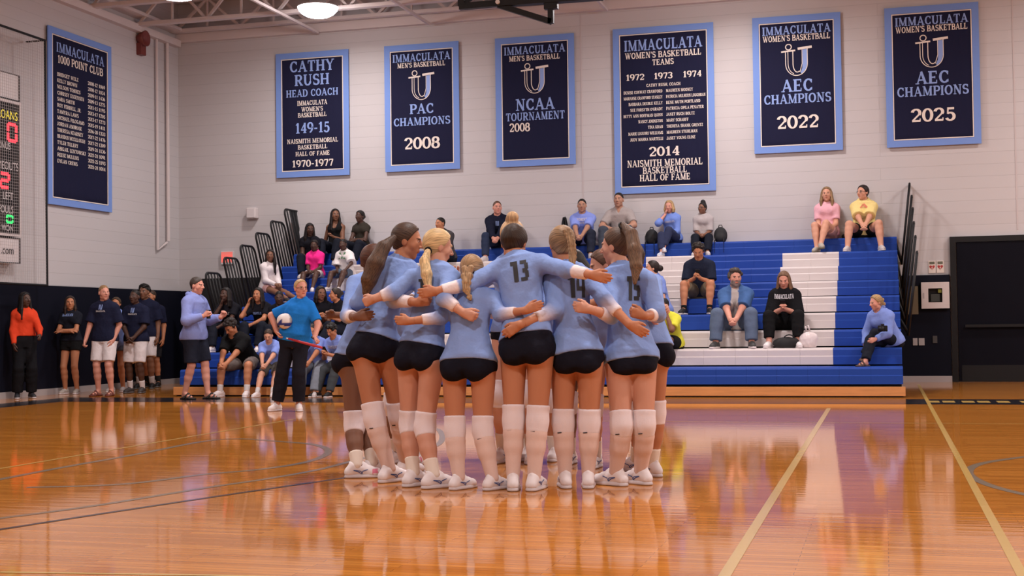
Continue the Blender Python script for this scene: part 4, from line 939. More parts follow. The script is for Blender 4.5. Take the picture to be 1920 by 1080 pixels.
            if near:
                lb = MB()
                for q in range(4):
                    cc = sole+td*(.062+.018*q)*s-dn*(.092-.013*q)*s; lb.bar(cc-sd*.017*s, cc+sd*.017*s, .006*s, .004*s)
                lb.build('laces', M_WHITE, so)
            if near and shp.get('mark'):
                for q_ in (-1, 1):
                    mb = []; Fi = []
                    strokes = [((-.035, .058), (.015, .052)), ((.0, .046), (.025, .030)), ((.025, .030), (.03, .05)), ((.03, .05), (.068, .062)), ((.015, .052), (.028, .034)), ((-.035, .058), (.0, .046))]
                    for (x0, y0), (x1, y1) in strokes:
                        qd = _q(x0, y0, x1, y1, .006, .005); k = len(mb)
                        for a in range(4):
                            p0, p1 = qd[a], qd[(a+1) % 4]; mb += [sole+td*(p0[0]+.01)*s-dn*p0[1]*s+sd*q_*.12]
                        Fi.append((k, k+1, k+2, k+3))
                    pp, _ = march(up_, mb, -sd*q_, off=.0025); mesh('shoe_mark', pp-base, Fi, mat('mark_navy', (.04, .09, .30), .5), so)
        if o.get('sandal'):
            sole = an+dn*.09*s
            sp = [(grp([cone(sole-td*.05*s+-dn*.012*s, sole+td*.18*s-dn*.012*s, .042*s, .046*s, dn, .35)], 0), 0, 'u')]
            st_ = [(grp([cone(sole+td*.03*s+sd*.05*s-dn*.02*s, sole+td*.075*s-dn*.075*s, .018*s, .02*s, td, 1.), cone(sole+td*.075*s-dn*.075*s, sole+td*.06*s-sd*.05*s-dn*.02*s, .02*s, .018*s)], .01), 0, 'u'),
                   (cone(sole+td*.13*s+sd*.045*s-dn*.02*s, sole+td*.125*s-dn*.05*s, .015*s, .017*s), .005, 'u'), (cone(sole+td*.125*s-dn*.05*s, sole+td*.12*s-sd*.045*s-dn*.02*s, .017*s, .015*s), .005, 'u')]
            V, Q = polygonise(sp+st_, .011); mesh('sandal', V-base, Q, M_SHOE, root, True, attrs={'Col': np.tile(np.array(o['sandal']), (len(V), 1))})
    # ---- hair
    hair(J, o, root, base, s, hb, hd, hcol, near)
    if o.get('glasses'):
        r_, f_, u_ = R; at = lambda a, b, c: hc+(r_*a+f_*b+u_*c)*s; mb = MB()
        for sx_ in (-1, 1):
            mb.tube([at(sx_*.033+.021*math.cos(t), .094-.008*abs(math.cos(t)), .006+.017*math.sin(t)) for t in np.linspace(0, 2*math.pi, 13)], .0022*s, 5)
            mb.tube([at(sx_*.054, .088, .008), at(sx_*.078, .0, .006)], .0022*s, 5)
        mb.tube([at(-.012, .1, .008), at(.012, .1, .008)], .0022*s, 5)
        mb.build('glasses', M_BLK, root, True)
    for txt, wd, ht, col, dy in ([o['print']] if isinstance(o.get('print'), tuple) else o.get('print') or []):
        chest = mid*.35+neck*.65+up*(dy*s)+tf*.4; right = -rv
        mp, Fi = [], []
        if txt == 'IU':
            qs = [[(.2, 0), (.32, 0), (.32, 1), (.2, 1)], [(.45, 0), (.85, 0), (.85, .15), (.45, .15)], [(.45, .15), (.57, .15), (.57, 1), (.45, 1)], [(.73, .15), (.85, .15), (.85, 1), (.73, 1)]]; tw = 1.05
        else: qs, tw = serif(txt)
        for qd in qs:
            k = len(mp); mp += [chest+right*((a/tw-.5)*wd)+up*((b-.5)*ht) for a, b in qd]; Fi.append(tuple(range(k, k+len(qd))))
        pp, t_ = march(J['torF'], mp, -tf, off=.010); mesh('shirt_print', pp-base, Fi, mat('print_%s' % '_'.join('%02d' % int(c*50) for c in col), col, .7), top)
    return root
def hair(J, o, root, base, s, hb, hd, hcol, near):
    label_ = str(root.get('label', ''))
    sty = o.get('style', 'short')
    if sty == 'none': return
    hc = J['hc']; R = (J['hr'], J['hf'], J['hu']); r, f, u = R; at = lambda a, b, c: hc+(r*a+f*b+u*c)*s
    th = o.get('hth', .014); low = o.get('hlow', -.075)
    cap = ell(at(0, -.014, .030), R, (np.array([.075, .095, .087])+th)*s)
    back = cone(at(0, -.045, -.01), at(0, -.045, low+.03), (.062+th*.6)*s, (.045+th*.4)*s)
    line = o.get('hline', .0); fz = at(0, .060+line, .06); nn = nrm(f*.87-u*.5); nb = nrm(f*.87-u*.5)
    # drop whatever lies in front of the hairline and below the nape
    c1 = at(0, .052+line, .075); n1 = nrm(f*1.0-u*.55)
    c2 = at(0, -.3, low); n2 = -u
    c3 = at(0, .012+line*.5, 0)
    capg = grp([cap, back], .02*s, [(c1, n1), (c2, n2), ])
    def capf(p):
        d = capg.f(p); q = p-hc; b, c = q@f/s, q@u/s
        side = np.where(c < .045, (b-(.022+line*.4+.35*np.maximum(c, -.2)))*s, -1.)   # keep hair behind the temples
        return np.maximum(d, side)
    if sty in ('short', 'curly'):
        ks = o.get('hth', .002); cap2 = ell(at(0, -.020, .036), R, (np.array([.0765, .0955, .087])+ks)*s); bk2 = cone(at(0, -.045, .0), at(0, -.052, -.045), .062*s, .046*s)
        cg = grp([cap2, bk2], .02*s)
        def capf(p):
            d = cg.f(p); q = p-hc; a_, b, c = np.abs(q@r)/s, q@f/s, q@u/s
            front = b-(.058+line+.30*(c-.06)+.9*np.minimum(c-.06, 0)*(c < .06)-3.5*a_*a_*0)
            low_ = (low+.02-c)+np.maximum(b-.005, 0)*1.6
            burn = np.where((b > .012) & (c < .03), (b-.03)*1., -1.)
            return np.maximum(np.maximum(d, front*s*.8), np.maximum(low_*s*.7, burn*s))
        capg = cg
    F = [(Pr(capg.lo, capg.hi, capf), 0, 'u')]
    tie = at(*o['tie']) if 'tie' in o else at(0, -.1, .0)
    tails = []
    if sty == 'curly':
        for _ in range(70):
            v = nrm(np.array([rng.gauss(0, 1), rng.gauss(-.35, 1), rng.gauss(.6, .9)])); 
            if v[1] > .55 and v[2] < .55 or v[2] < -.3: continue
            F.append((sph(hc+(r*v[0]*.082+f*(v[1]*.1-.012)+u*(v[2]*.092+.032))*s, rng.uniform(.018, .03)*s), .008*s, 'u'))
    if 'tail' in o:            # list of chains: ([(x,y,z,r)...]) in metres; world points
        for ch in o['tail']:
            tails.append(ch); F += [(cone(ch[i][0], ch[i+1][0], ch[i][1], ch[i+1][1]), .012, 'u') for i in range(len(ch)-1)]
    if 'braid' in o:
        for ch in o['braid']:
            tails.append(ch); n = o.get('bn', 8)
            pts = [np.array(c[0]) for c in ch]; rs = [c[1] for c in ch]
            for i in range(n):
                t = i*(len(pts)-1)/(n-1); k = min(int(t), len(pts)-2); p = pts[k]+(pts[k+1]-pts[k])*(t-k); r_ = np.interp(t, range(len(rs)), rs); d = nrm(pts[k+1]-pts[k]); sd = nrm(np.cross(d, J.get('bf', -f)))
                for q in (-1, 1): F.append((cone(p+sd*q*r_*.55, p+sd*q*.1*r_+d*r_*1.3, r_*.62, r_*.5), .003, 'u'))
    if 'bun' in o:
        for (c, rr) in o['bun']: F.append((sph(at(*c), rr*s), .01*s, 'u'))
    if 'long' in o:            # curtain of loose hair round the head: length below the head centre, spread
        Lh, sp = o['long']
        for a in np.linspace(-2.05, 2.05, 13):
            d = f*(-math.cos(a))+r*math.sin(a); d2 = f*(-math.cos(a)*.9)+r*math.sin(a)
            fr = abs(a) > 1.7; l2 = Lh*(.9 if fr else 1.)
            p0 = hc+(d*.074+u*.03-f*.012)*s; p1 = hc+(d2*(.088+sp*.4)-u*l2*.5-f*.01)*s; p2 = hc+(d2*(.08+sp)-u*l2-f*.0)*s
            F += [(cone(p0, p1, .022*s, .024*s), .012*s, 'u'), (cone(p1, p2, .024*s, .014*s), .012*s, 'u')]
    V, Q = polygonise(F, hd*1.15)
    if not len(V): return
    if sty in ('short', 'curly'): V = V+normals(V, Q)*(folds(V*5, label_)*.004)[:, None]
    q = V-hc; ax = nrm(tie-at(0, 0, .01)); e1 = nrm(np.cross(ax, u if abs(ax@u) < .9 else f)); e2 = np.cross(ax, e1); qa, qb, qc = q@e1, q@e2, q@ax
    ang = np.arctan2(qb, qa); Sx = np.stack([np.cos(ang)*14, np.sin(ang)*14, qc*9], 1)
    if sty in ('curly', 'short'): Sx = q*90
    if sty == 'long' or 'long' in o: an = np.arctan2(q@r, -(q@f)); Sx = np.stack([np.cos(an)*13, np.sin(an)*13, (q@u)*6], 1)
    C = np.tile(hcol, (len(V), 1)); tip = o.get('tipcol')
    for ch in tails:
        P = np.array([c[0] for c in ch]); ds = []
        for i in range(len(P)-1):
            ab = P[i+1]-P[i]; t = np.clip((V-P[i])@ab/(ab@ab), 0, 1); ds.append((np.linalg.norm(V-P[i]-t[:, None]*ab, axis=1)-(ch[i][1]+(ch[i+1][1]-ch[i][1])*t), i+t))
        D_ = np.array([d[0] for d in ds]); T_ = np.array([d[1] for d in ds]); k = D_.argmin(0); dm = D_[k, np.arange(len(V))]; tm = T_[k, np.arange(len(V))]
        m = dm < .006; d = nrm(P[-1]-P[0]); a1 = nrm(np.cross(d, f)); a2 = np.cross(d, a1); cx = V-P[0]
        Sx[m] = np.stack([cx@a1*150, cx@a2*150, cx@d*6], 1)[m]
        if tip is not None: w_ = np.clip(tm/(len(P)-1), 0, 1)[:, None]*.8; C[m] = (C*(1-w_)+np.array(tip)*w_)[m]
    mesh('hair', V-base, Q, M_HAIR, root, True, attrs={'Col': C, 'Str': Sx})
    if 'band' in o:
        c, d, rr = o['band']; d = nrm(d); a = nrm(np.cross(d, f+.01)); b = np.cross(d, a)
        MB().tube([c+(a*math.cos(t)+b*math.sin(t))*rr for t in np.linspace(0, 2*math.pi, 15)], .0065, 6, False).build('hair_tie', M_BLK, root, True)
# ------------------------------------------------------------------ pose templates
UPV = np.array([0, 0, 1.])
def frame(yaw):
    f = np.array([math.sin(yaw), -math.cos(yaw), 0.]); return np.array([f[1], -f[0], 0.]), f   # yaw 0 faces the court (-Y), + towards +X
def rot(v, ax, a): return np.array(Matrix.Rotation(a, 3, Vector(ax)) @ Vector(v))
def set_head(J, s, yaw, pitch, roll=0.):
    """yaw in the world sense (like frame), pitch + looks down"""
    r, f = frame(yaw); f2 = f*math.cos(pitch)-UPV*math.sin(pitch); u2 = UPV*math.cos(pitch)+f*math.sin(pitch)
    if roll: r = rot(r, f2, roll); u2 = rot(u2, f2, roll)
    J['hr'], J['hf'], J['hu'] = r, f2, u2
    # person's right is -r of a right-handed (r,f,u)? keep (right, forward, up)
def legt(u):      # share of the shin (0..1) to the polyline parameter
    return 1+float(np.interp(u, [0, .24, .46, 1], [0, 1, 2, 3]))
def hands_default(J, r, f):
    for S in 'LR':
        q = -1 if S == 'L' else 1
        J.setdefault('hd'+S, nrm(J['wr'+S]-J['el'+S])); J.setdefault('hn'+S, -r*q); J.setdefault('th'+S, f)
def stand(x, y, yaw, H, lean=0., feet=None, arms='down', head=(0, 0), spread=.11, shift=0., hz=0., side=0., m=False):
    s = H/1.75; r, f = frame(yaw); o = np.array([x, y, hz]); g = lambda a, b, c: o+(r*a+f*b+UPV*c)*s
    J = dict(s=s, tf=f, floor=hz); sl, cl = math.sin(lean), math.cos(lean)
    J['pel'] = g(shift, 0, .945); J['neck'] = J['pel']+(f*sl*.53+UPV*cl*.53+r*side)*s; J['mid'] = J['pel']*.55+J['neck']*.45
    up = nrm(J['neck']-J['pel']); w_ = .160 if m else .138
    for S, q in (('L', -1), ('R', 1)):
        J['sh'+S] = J['neck']+(r*q*w_-up*.085)*s; J['hip'+S] = J['pel']+(r*q*.085-UPV*.03)*s
        fx, fy, fa = (feet or {}).get(S, (q*spread, 0., q*.15))
        J['an'+S] = g(fx, fy, .088); td = f*math.cos(fa)+r*math.sin(fa); J['toe'+S] = td; J['footr'+S] = np.cross(td, UPV)
        J['kn'+S], J['an'+S] = ik(J['hip'+S], J['an'+S], .43*s, .415*s, f+td*.3)
    J['hc'] = J['neck']+(UPV*.155+f*.03+f*sl*.05)*s; set_head(J, s, yaw+head[0], head[1]); J['hc'] += (J['hf']*.02-UPV*.0)*s
    arms_set(J, s, r, f, up, arms); return J
def arms_set(J, s, r, f, up, arms):
    P = {'down': dict(w=(.06, .06, -.52), p=(.5, -1, 0)), 'front': dict(w=(-.11, .2, -.45), p=(1, -.4, -.2)), 'hold': dict(w=(.02, .27, -.26), p=(1, -.3, -1)), 'phone': dict(w=(-.115, .29, -.20), p=(.6, -.4, -1), hd=(-.2, .5, .6), cu=.7), 'lap': dict(w=(-.09, .30, -.36), p=(.6, -1, -.3)),
         'knees': dict(w=(-.125, .42, -.36), p=(.8, -.5, -.3), cu=.6), 'cheek': dict(w=(-.05, .16, .04), p=(.5, .6, -1), hd=(-.3, -.1, 1), cu=.5), 'cross': dict(w=(-.22, .19, -.27), p=(1, .2, -.6), hd=(-1, .1, .1), cu=.3), 'side': dict(w=(.15, .1, -.5), p=(1, -.6, 0)), 'bent': dict(w=(.05, .25, -.2), p=(.6, -.6, -1), hd=(.1, .8, .5), cu=.9),
         'thigh': dict(w=(.03, .35, -.36), p=(1, -.3, .1)), 'brace': dict(w=(.08, -.1, -.5), p=(.7, -1, .2))}
    a = {'L': arms, 'R': arms} if not isinstance(arms, dict) else arms
    for S, q in (('L', -1), ('R', 1)):
        d = a[S]; d = P[d] if isinstance(d, str) else d
        tgt = d['W'] if 'W' in d else J['sh'+S]+(r*q*d['w'][0]+f*d['w'][1]+UPV*d['w'][2])*s
        pole = d['p']; pole = r*q*pole[0]+f*pole[1]+UPV*pole[2]
        J['el'+S], J['wr'+S] = ik(J['sh'+S], tgt, .285*s, .25*s, pole)
        if 'hd' in d: v = d['hd']; J['hd'+S] = nrm(r*q*v[0]+f*v[1]+UPV*v[2])
        if 'cu' in d: J['cu'+S] = d['cu']
        J['hd'+S] = J.get('hd'+S, nrm(J['wr'+S]-J['el'+S])); J['hn'+S] = d.get('hn', None) if d.get('hn', None) is not None else nrm(-r*q-UPV*.4); J['th'+S] = UPV*.6+f
def sit(px, row, feetrow, top, yaw=0., lean=.1, arms='lap', head=(0, .1), H=None, spread=.13, knee=None, legs=None, dx=0., fwd=.22, hx=None, footd=.24, m=False):
    """seated on a bleacher row at picture column px, head top at picture row `top`"""
    Y = rowy(row)+fwd; z = rowz(row); p = onY(px, 500, Y); zt = onY(px if hx is None else hx, top, Y-.2*math.sin(lean))[2]
    sl, cl = math.sin(lean), math.cos(lean)
    s = (zt-z)/(.09+.50*cl+.155+.115) if H is None else H/1.75; s = min(max(s, .86), 1.16)
    r, f = frame(yaw); o = np.array([p[0], Y, z]); g = lambda a, b, c: o+(r*a+f*b+UPV*c)*s
    J = dict(s=s, tf=f, floor=z); J['pel'] = g(0, -.02, .10); sd = 0 if hx is None else (onY(hx, 500, Y)[0]-p[0])
    J['neck'] = J['pel']+(f*sl*.5+UPV*cl*.5)*s+np.array([sd*.8, 0, 0]); J['mid'] = J['pel']*.55+J['neck']*.45-f*.04*s*min(1, lean*2)
    J['pf'] = f; up = nrm(J['neck']-J['mid'])
    J['tf'] = nrm(f-up*(f@up))
    fz = (rowz(feetrow) if feetrow > 0 else 0.)
    for S, q in (('L', -1), ('R', 1)):
        J['sh'+S] = J['neck']+(r*q*(.160 if m else .138)-up*.085)*s; J['hip'+S] = J['pel']+(r*q*.085+f*.02)*s
        an = g(q*spread, 0, 0); fy = (rowy(feetrow)+footd if feetrow > 0 else rowy(1)-.28)
        dist = (Y-fy); an = o+f*dist/max(.5, abs(f[1]))*(1 if abs(f[1]) > .3 else .8)+r*q*spread*s; an[2] = fz+.088*s
        td = nrm(f+r*q*.25)
        pole = f*.6+UPV+r*q*.25
        if legs and S in legs:
            l = legs[S]; an = o+(r*q*l[0]+f*l[1])*s; an[2] = z+l[2] if len(l) < 4 else l[3]; pole = f+UPV*.5 if len(l) < 5 else l[4]
        J['toe'+S] = td; J['footr'+S] = np.cross(td, UPV); J['kn'+S], J['an'+S] = ik(J['hip'+S], an, .43*s, .385*s, pole)
    J['hc'] = J['neck']+(UPV*.15+f*(.03+.06*sl))*s; set_head(J, s, yaw+head[0], head[1]); J['hc'] += J['hf']*.02*s
    arms_set(J, s, r, f, up, arms); return J
def words(J, root): pass
# ================================================================== who is in the hall
NAVY, BLACK, INK = (.012, .014, .034), (.010, .010, .011), (.010, .010, .017)
JER, CUFF, PADW, SHOEW = (.24, .35, .66), (.82, .72, .71), (.80, .71, .72), (.82, .76, .76)
TEEB, PERI, WHT, GREY, DENIM = (.20, .28, .66), (.22, .27, .56), (.72, .66, .65), (.36, .33, .33), (.07, .10, .17)
CREAMP, BLUEP = (.62, .58, .58), (.25, .35, .66)
def facing(fx, fy): return math.atan2(fx, -fy)
FY = np.array([0, 1., 0])
def player(label, s, f, pel, neck, hc, head, sh, el, wr, tip, hip, kn, foot, o, cu=None, mid=None):
    """joints read off the photograph: (px, py, Y) each, placed at that depth in the hall"""
    W = lambda t: onY(*t)
    f = nrm(np.array([f[0], f[1], 0])); r = np.array([f[1], -f[0], 0.])
    J = dict(s=s, tf=f, pf=f, pel=W(pel), neck=W(neck), hc=W(hc))
    if mid: J['mid'] = W(mid)
    up = nrm(J['neck']-J.get('mid', J['pel'])); J['tf'] = nrm(f-up*(f@up))
    set_head(J, s, *head)
    for i, S in enumerate('LR'):
        J['sh'+S], J['el'+S], J['wr'+S] = W(sh[i]), W(el[i]), W(wr[i]); t = W(tip[i])
        J['hd'+S] = nrm(t-J['wr'+S]); J['hn'+S] = FY; J['th'+S] = UPV; J['cu'+S] = (cu or (.25, .25))[i]
        J['hip'+S], J['kn'+S] = W(hip[i]), W(kn[i])
        x, y, ya, kf = foot[i]; td = nrm(np.array([math.sin(ya), math.cos(ya), 0])); J['toe'+S] = td; J['footr'+S] = np.cross(td, UPV)
        J['an'+S] = onZ(x, y)+td*kf*s+UPV*.088*s
    G = dict(skin='warm', fem=True, arm=1.05, leg=1.06, top=dict(col=JER, sleeve=1.7, loose=.010, hem=.02, omb=CUFF, o0=.05, neck=.062), bot=dict(col=INK, len=.12, loose=.006, slant=.35), pad=dict(col=PADW), sock=dict(u=.1, col=(.74, .55, .48)), shoe=dict(col=SHOEW, mark=True))
    for k, v in o.items():
        if isinstance(v, dict) and k in G and isinstance(G[k], dict): G[k] = {**G[k], **v}
        else: G[k] = v
    root = person(label, J, G, near=True, group='volleyball players in the huddle')
    return root, J
def number(root, J, strokes, x0, y0, w, h, shear=0., sl=0.):
    """block numerals on the back: strokes are quads in a unit box, y down"""
    mp, Fi = [], []
    for q in strokes:
        (ax, ay), (bx, by), (cx, cy), (dx, dy) = q; na = max(1, int(max(abs(bx-ax)*w, abs(by-ay)*h)/3)); nb = max(1, int(max(abs(dx-ax)*w, abs(dy-ay)*h)/3)); k = len(mp)
        for i in range(na+1):
            for j in range(nb+1):
                u, v = i/na, j/nb; X = (ax*(1-u)+bx*u)*(1-v)+(dx*(1-u)+cx*u)*v; Y_ = (ay*(1-u)+by*u)*(1-v)+(dy*(1-u)+cy*u)*v
                mp.append((x0+X*w+Y_*shear, y0+Y_*h+X*sl))
        Fi += [(k+i*(nb+1)+j, k+(i+1)*(nb+1)+j, k+(i+1)*(nb+1)+j+1, k+i*(nb+1)+j+1) for i in range(na) for j in range(nb)]
    P0 = np.array([onY(x, y, 8.3) for x, y in mp]); Dr = np.array([nrm(ray(x, y)) for x, y in mp])
    t = np.zeros(len(P0))
    for _ in range(70): t += np.clip(evalpts(J['topF'], P0+t[:, None]*Dr)-.005, -.03, .06)*.8
    b = wloc(root); ok = t < 1.6
    Fi = [f_ for f_ in Fi if all(ok[i] for i in f_)]
    mesh('back_number', P0+t[:, None]*Dr-b, Fi, mat('number_black', (.014, .014, .016), .6), J['top'], True)
R_ = lambda a, b, c, d: [(a, b), (c, b), (c, d), (a, d)]
DG = {'1': [R_(.34, 0, .86, 1), [(.05, .0), (.4, 0), (.4, .2), (.05, .2)]], '3': [R_(.08, 0, .82, .17), R_(.56, .15, .98, .46), R_(.3, .40, .88, .60), R_(.56, .54, .98, .86), R_(.05, .83, .82, 1)],
      '5': [R_(.05, 0, .95, .18), R_(.05, .15, .46, .55), R_(.38, .38, .88, .57), R_(.56, .5, .98, .86), R_(.05, .83, .85, 1)], '4': [R_(.02, 0, .32, .66), R_(.02, .5, 1, .68), R_(.62, 0, .95, 1)]}
def digits(t, g=.08): return [[((x+i)/(len(t)+g*(len(t)-1))+i*g/(len(t)+g), y) for x, y in q] for i, ch in enumerate(t) for q in DG[ch]]
# --- front of the circle, nearest the camera
r13, j13 = player('volleyball player number 13 seen from behind, arms stretched over both neighbours', 1.03, (0, 1), (989, 640, 8.86), (970, 487, 9.04), (964, 456, 9.12), (math.pi, .35), ((932, 506, 9.02), (1016, 494, 9.02)), ((878, 533, 8.86), (1062, 506, 8.86)), ((818, 546, 8.74), (1108, 515, 8.74)), ((784, 551, 8.73), (1152, 526, 8.72)),
  ((963, 655, 8.87), (1014, 653, 8.87)), ((963, 788, 8.83), (1008, 790, 8.83)), ((962, 921, -.25, .06), (996, 921, .1, .06)),
  dict(skin='warm', hair=(.035, .018, .010), style='updo', hth=.018, hlow=-.07, tie=(0, -.1, .05), bun=[((0, -.07, .075), .03)], top=dict(hem=.04, sleeve=1.84, o0=.33, ow=.04), bot=dict(len=.13), sock=dict(u=.1)))
number(r13, j13, digits('13'), 955, 492, 34, 38, 4, -6)
r9, j9 = player('shortest player in the huddle, blond braided bun, just left of number 13', .92, (.08, 1), (878, 672, 8.83), (884, 545, 8.95), (885, 509, 9.02), (math.pi, .3), ((845, 566, 8.95), (925, 560, 8.95)), ((826, 596, 8.86), (938, 590, 8.86)), ((768, 602, 8.75), (986, 582, 8.75)), ((724, 600, 8.76), (1040, 562, 8.73)),
  ((852, 686, 8.84), (906, 686, 8.84)), ((853, 806, 8.8), (905, 806, 8.8)), ((850, 919, .45, .06), (913, 920, .5, .06)),
  dict(skin='warm', hair=(.36, .22, .11), tipcol=(.5, .34, .18), style='braid', hth=.016, hlow=-.08, tie=(-.02, -.11, -.01), bn=5, leg=1.14, bulk=1.08, glute=1.05, braid=[[(onY(877, 504, 8.86), .042), (onY(875, 522, 8.82), .037), (onY(873, 538, 8.8), .028), (onY(880, 556, 8.8), .018)]], band=(onY(880, 508, 8.88), (-.2, -.9, -.2), .034), top=dict(hem=-.06, sleeve=1.62), bot=dict(len=.13), sock=dict(u=.1)))
rb, jb = player('tall player with long pale blond ponytail, right arm over her short neighbour', 1.03, (.3, .95), (790, 652, 8.96), (822, 502, 9.1), (822, 463, 9.15), (facing(.75, .66), .25), ((772, 522, 9.05), (846, 520, 9.05)), ((738, 548, 8.92), (832, 560, 8.78)), ((702, 560, 8.86), (868, 586, 8.74)), ((670, 572, 8.88), (914, 606, 8.70)),
  ((768, 668, 8.96), (812, 670, 8.92)), ((768, 797, 8.98), (796, 801, 8.89)), ((765, 913, .5, .05), (806, 916, .75, .03)),
  dict(skin='fair', hair=(.62, .43, .21), style='pony', bulk=.93, glute=.95, hth=.014, tie=(-.02, -.105, -.03), tail=[[(onY(802, 472, 9.03), .022), (onY(796, 490, 8.98), .036), (onY(800, 515, 8.93), .040), (onY(803, 538, 8.9), .024), (onY(808, 560, 8.9), .010)]], band=(onY(803, 470, 9.05), (-.2, -.9, -.3), .024), top=dict(hem=.02, sleeve=1.66), bot=dict(len=.06), sock=dict(u=.68, col=(.80, .70, .60)), leg=1.03), cu=(1.0, .9))
rbr, jbr = player('tallest player at left, long brown ponytail, face turned right in profile', 1.07, (.5, .87), (702, 640, 9.14), (748, 492, 9.3), (764, 452, 9.36), (facing(.97, .25), .2), ((700, 516, 9.22), (768, 506, 9.3)), ((672, 566, 9.2), (738, 563, 9.02)), ((655, 575, 9.5), (782, 567, 8.86)), ((650, 580, 9.6), (812, 562, 8.84)),
  ((682, 652, 9.12), (730, 652, 9.14)), ((702, 785, 9.06), (748, 780, 9.24)), ((722, 905, .5, .04), (752, 892, .4, .05)),
  dict(skin='tan', hair=(.065, .036, .022), tipcol=(.12, .06, .028), style='pony', bulk=.90, glute=.92, hth=.014, tie=(0, -.1, .03), tail=[[(onY(738, 446, 9.2), .024), (onY(718, 465, 9.12), .052), (onY(704, 495, 9.05), .066), (onY(692, 525, 9.02), .058), (onY(687, 548, 9.0), .030)]], band=(onY(737, 446, 9.22), (-.8, -.5, -.1), .026), top=dict(hem=.05, sleeve=1.75), bot=dict(len=.14), sock=dict(u=.1)), cu=(.3, 1.1))
r14, j14 = player('volleyball player number 14 with light brown french braid over one shoulder', 1.03, (-.12, 1), (1081, 660, 8.98), (1062, 502, 9.12), (1054, 459, 9.18), (facing(-.35, .93), .25), ((1034, 524, 9.1), (1104, 522, 9.1)), ((1040, 582, 8.92), (1132, 560, 8.96)), ((974, 609, 8.72), (1180, 608, 8.86)), ((934, 636, 8.70), (1218, 632, 8.88)),
  ((1057, 672, 8.99), (1106, 672, 8.99)), ((1056, 793, 8.97), (1105, 793, 8.99)), ((1062, 916, -.35, .06), (1103, 916, -.2, .06)),
  dict(skin='warm', hair=(.27, .165, .085), tipcol=(.4, .25, .12), style='braid', bulk=.91, glute=.95, hth=.017, hlow=-.085, tie=(.045, -.09, .02), bn=11, braid=[[(onY(1062, 432, 9.05), .024), (onY(1072, 455, 9.03), .026), (onY(1074, 480, 9.02), .026), (onY(1072, 500, 9.0), .018)]], top=dict(hem=-.04, sleeve=1.55), bot=dict(len=.09), sock=dict(u=.1)), cu=(.3, .2))
number(rb, jb, digits('1'), 784, 523, 12, 26)
number(r14, j14, digits('14'), 1064, 516, 32, 42, 2, 0)
r15, j15 = player('volleyball player number 15 with high brown ponytail, face turned left', 1.05, (-.4, .92), (1184, 664, 9.16), (1163, 505, 9.3), (1154, 462, 9.36), (facing(-.95, .3), .1), ((1140, 526, 9.26), (1214, 526, 9.26)), ((1146, 592, 8.98), (1232, 585, 9.2)), ((1106, 580, 8.82), (1228, 600, 9.5)), ((1050, 570, 8.80), (1226, 600, 9.6)),
  ((1158, 676, 9.14), (1206, 674, 9.18)), ((1166, 797, 9.06), (1208, 796, 9.12)), ((1164, 911, -1.15, .04), (1210, 909, -1.0, .04)),
  dict(skin='fair', hair=(.085, .045, .026), tipcol=(.17, .09, .04), style='pony', bulk=.92, glute=.95, hth=.014, tie=(0, -.085, .075), tail=[[(onY(1168, 423, 9.3), .026), (onY(1184, 440, 9.22), .045), (onY(1190, 470, 9.14), .052), (onY(1193, 500, 9.08), .042), (onY(1190, 530, 9.02), .014)]], band=(onY(1167, 424, 9.28), (.6, -.6, .5), .028), top=dict(hem=-.09, sleeve=1.5), bot=dict(len=.08), sock=dict(u=.1)), cu=(.5, .3))
number(r15, j15, digits('15'), 1175, 518, 25, 45, 0, 0)
player('player half hidden behind the tall brunette, hand resting on her back', 1.03, (.9, .45), (668, 655, 9.52), (698, 522, 9.6), (703, 490, 9.66), (facing(.9, .4), .4), ((666, 532, 9.48), (715, 530, 9.7)), ((652, 592, 9.22), (760, 560, 9.6)), ((668, 594, 8.98), (780, 560, 9.5)), ((704, 591, 8.94), (800, 560, 9.5)),
  ((660, 675, 9.48), (684, 675, 9.6)), ((664, 797, 9.44), (688, 797, 9.62)), ((662, 896, 1.2, .03), (692, 893, 1.2, .03)),
  dict(skin='brown', hair=(.09, .035, .02), style='updo', tie=(0, -.1, .0), top=dict(hem=-.12, sleeve=1.62), sock=dict(u=.68, col=(.80, .70, .60)), shoe=dict(pink=True)), cu=(.3, .3))
player('player at the right edge of the huddle, mostly hidden behind number 15', 1.02, (-.9, .45), (1222, 650, 9.72), (1200, 520, 9.8), (1182, 486, 9.86), (facing(-.9, .4), .4), ((1180, 528, 9.9), (1224, 530, 9.66)), ((1130, 560, 9.9), (1234, 590, 9.3)), ((1110, 570, 9.9), (1208, 592, 8.98)), ((1090, 570, 9.9), (1152, 576, 8.90)),
  ((1208, 660, 9.78), (1230, 660, 9.68)), ((1200, 775, 9.85), (1229, 775, 9.7)), ((1200, 885, -1.2, .03), (1232, 894, -.9, .05)),
  dict(skin='tan', hair=(.05, .03, .02), style='updo', tie=(0, -.1, .0), top=dict(hem=-.02, sleeve=1.6), sock=dict(u=.68, col=(.80, .70, .60))), cu=(.3, .9))
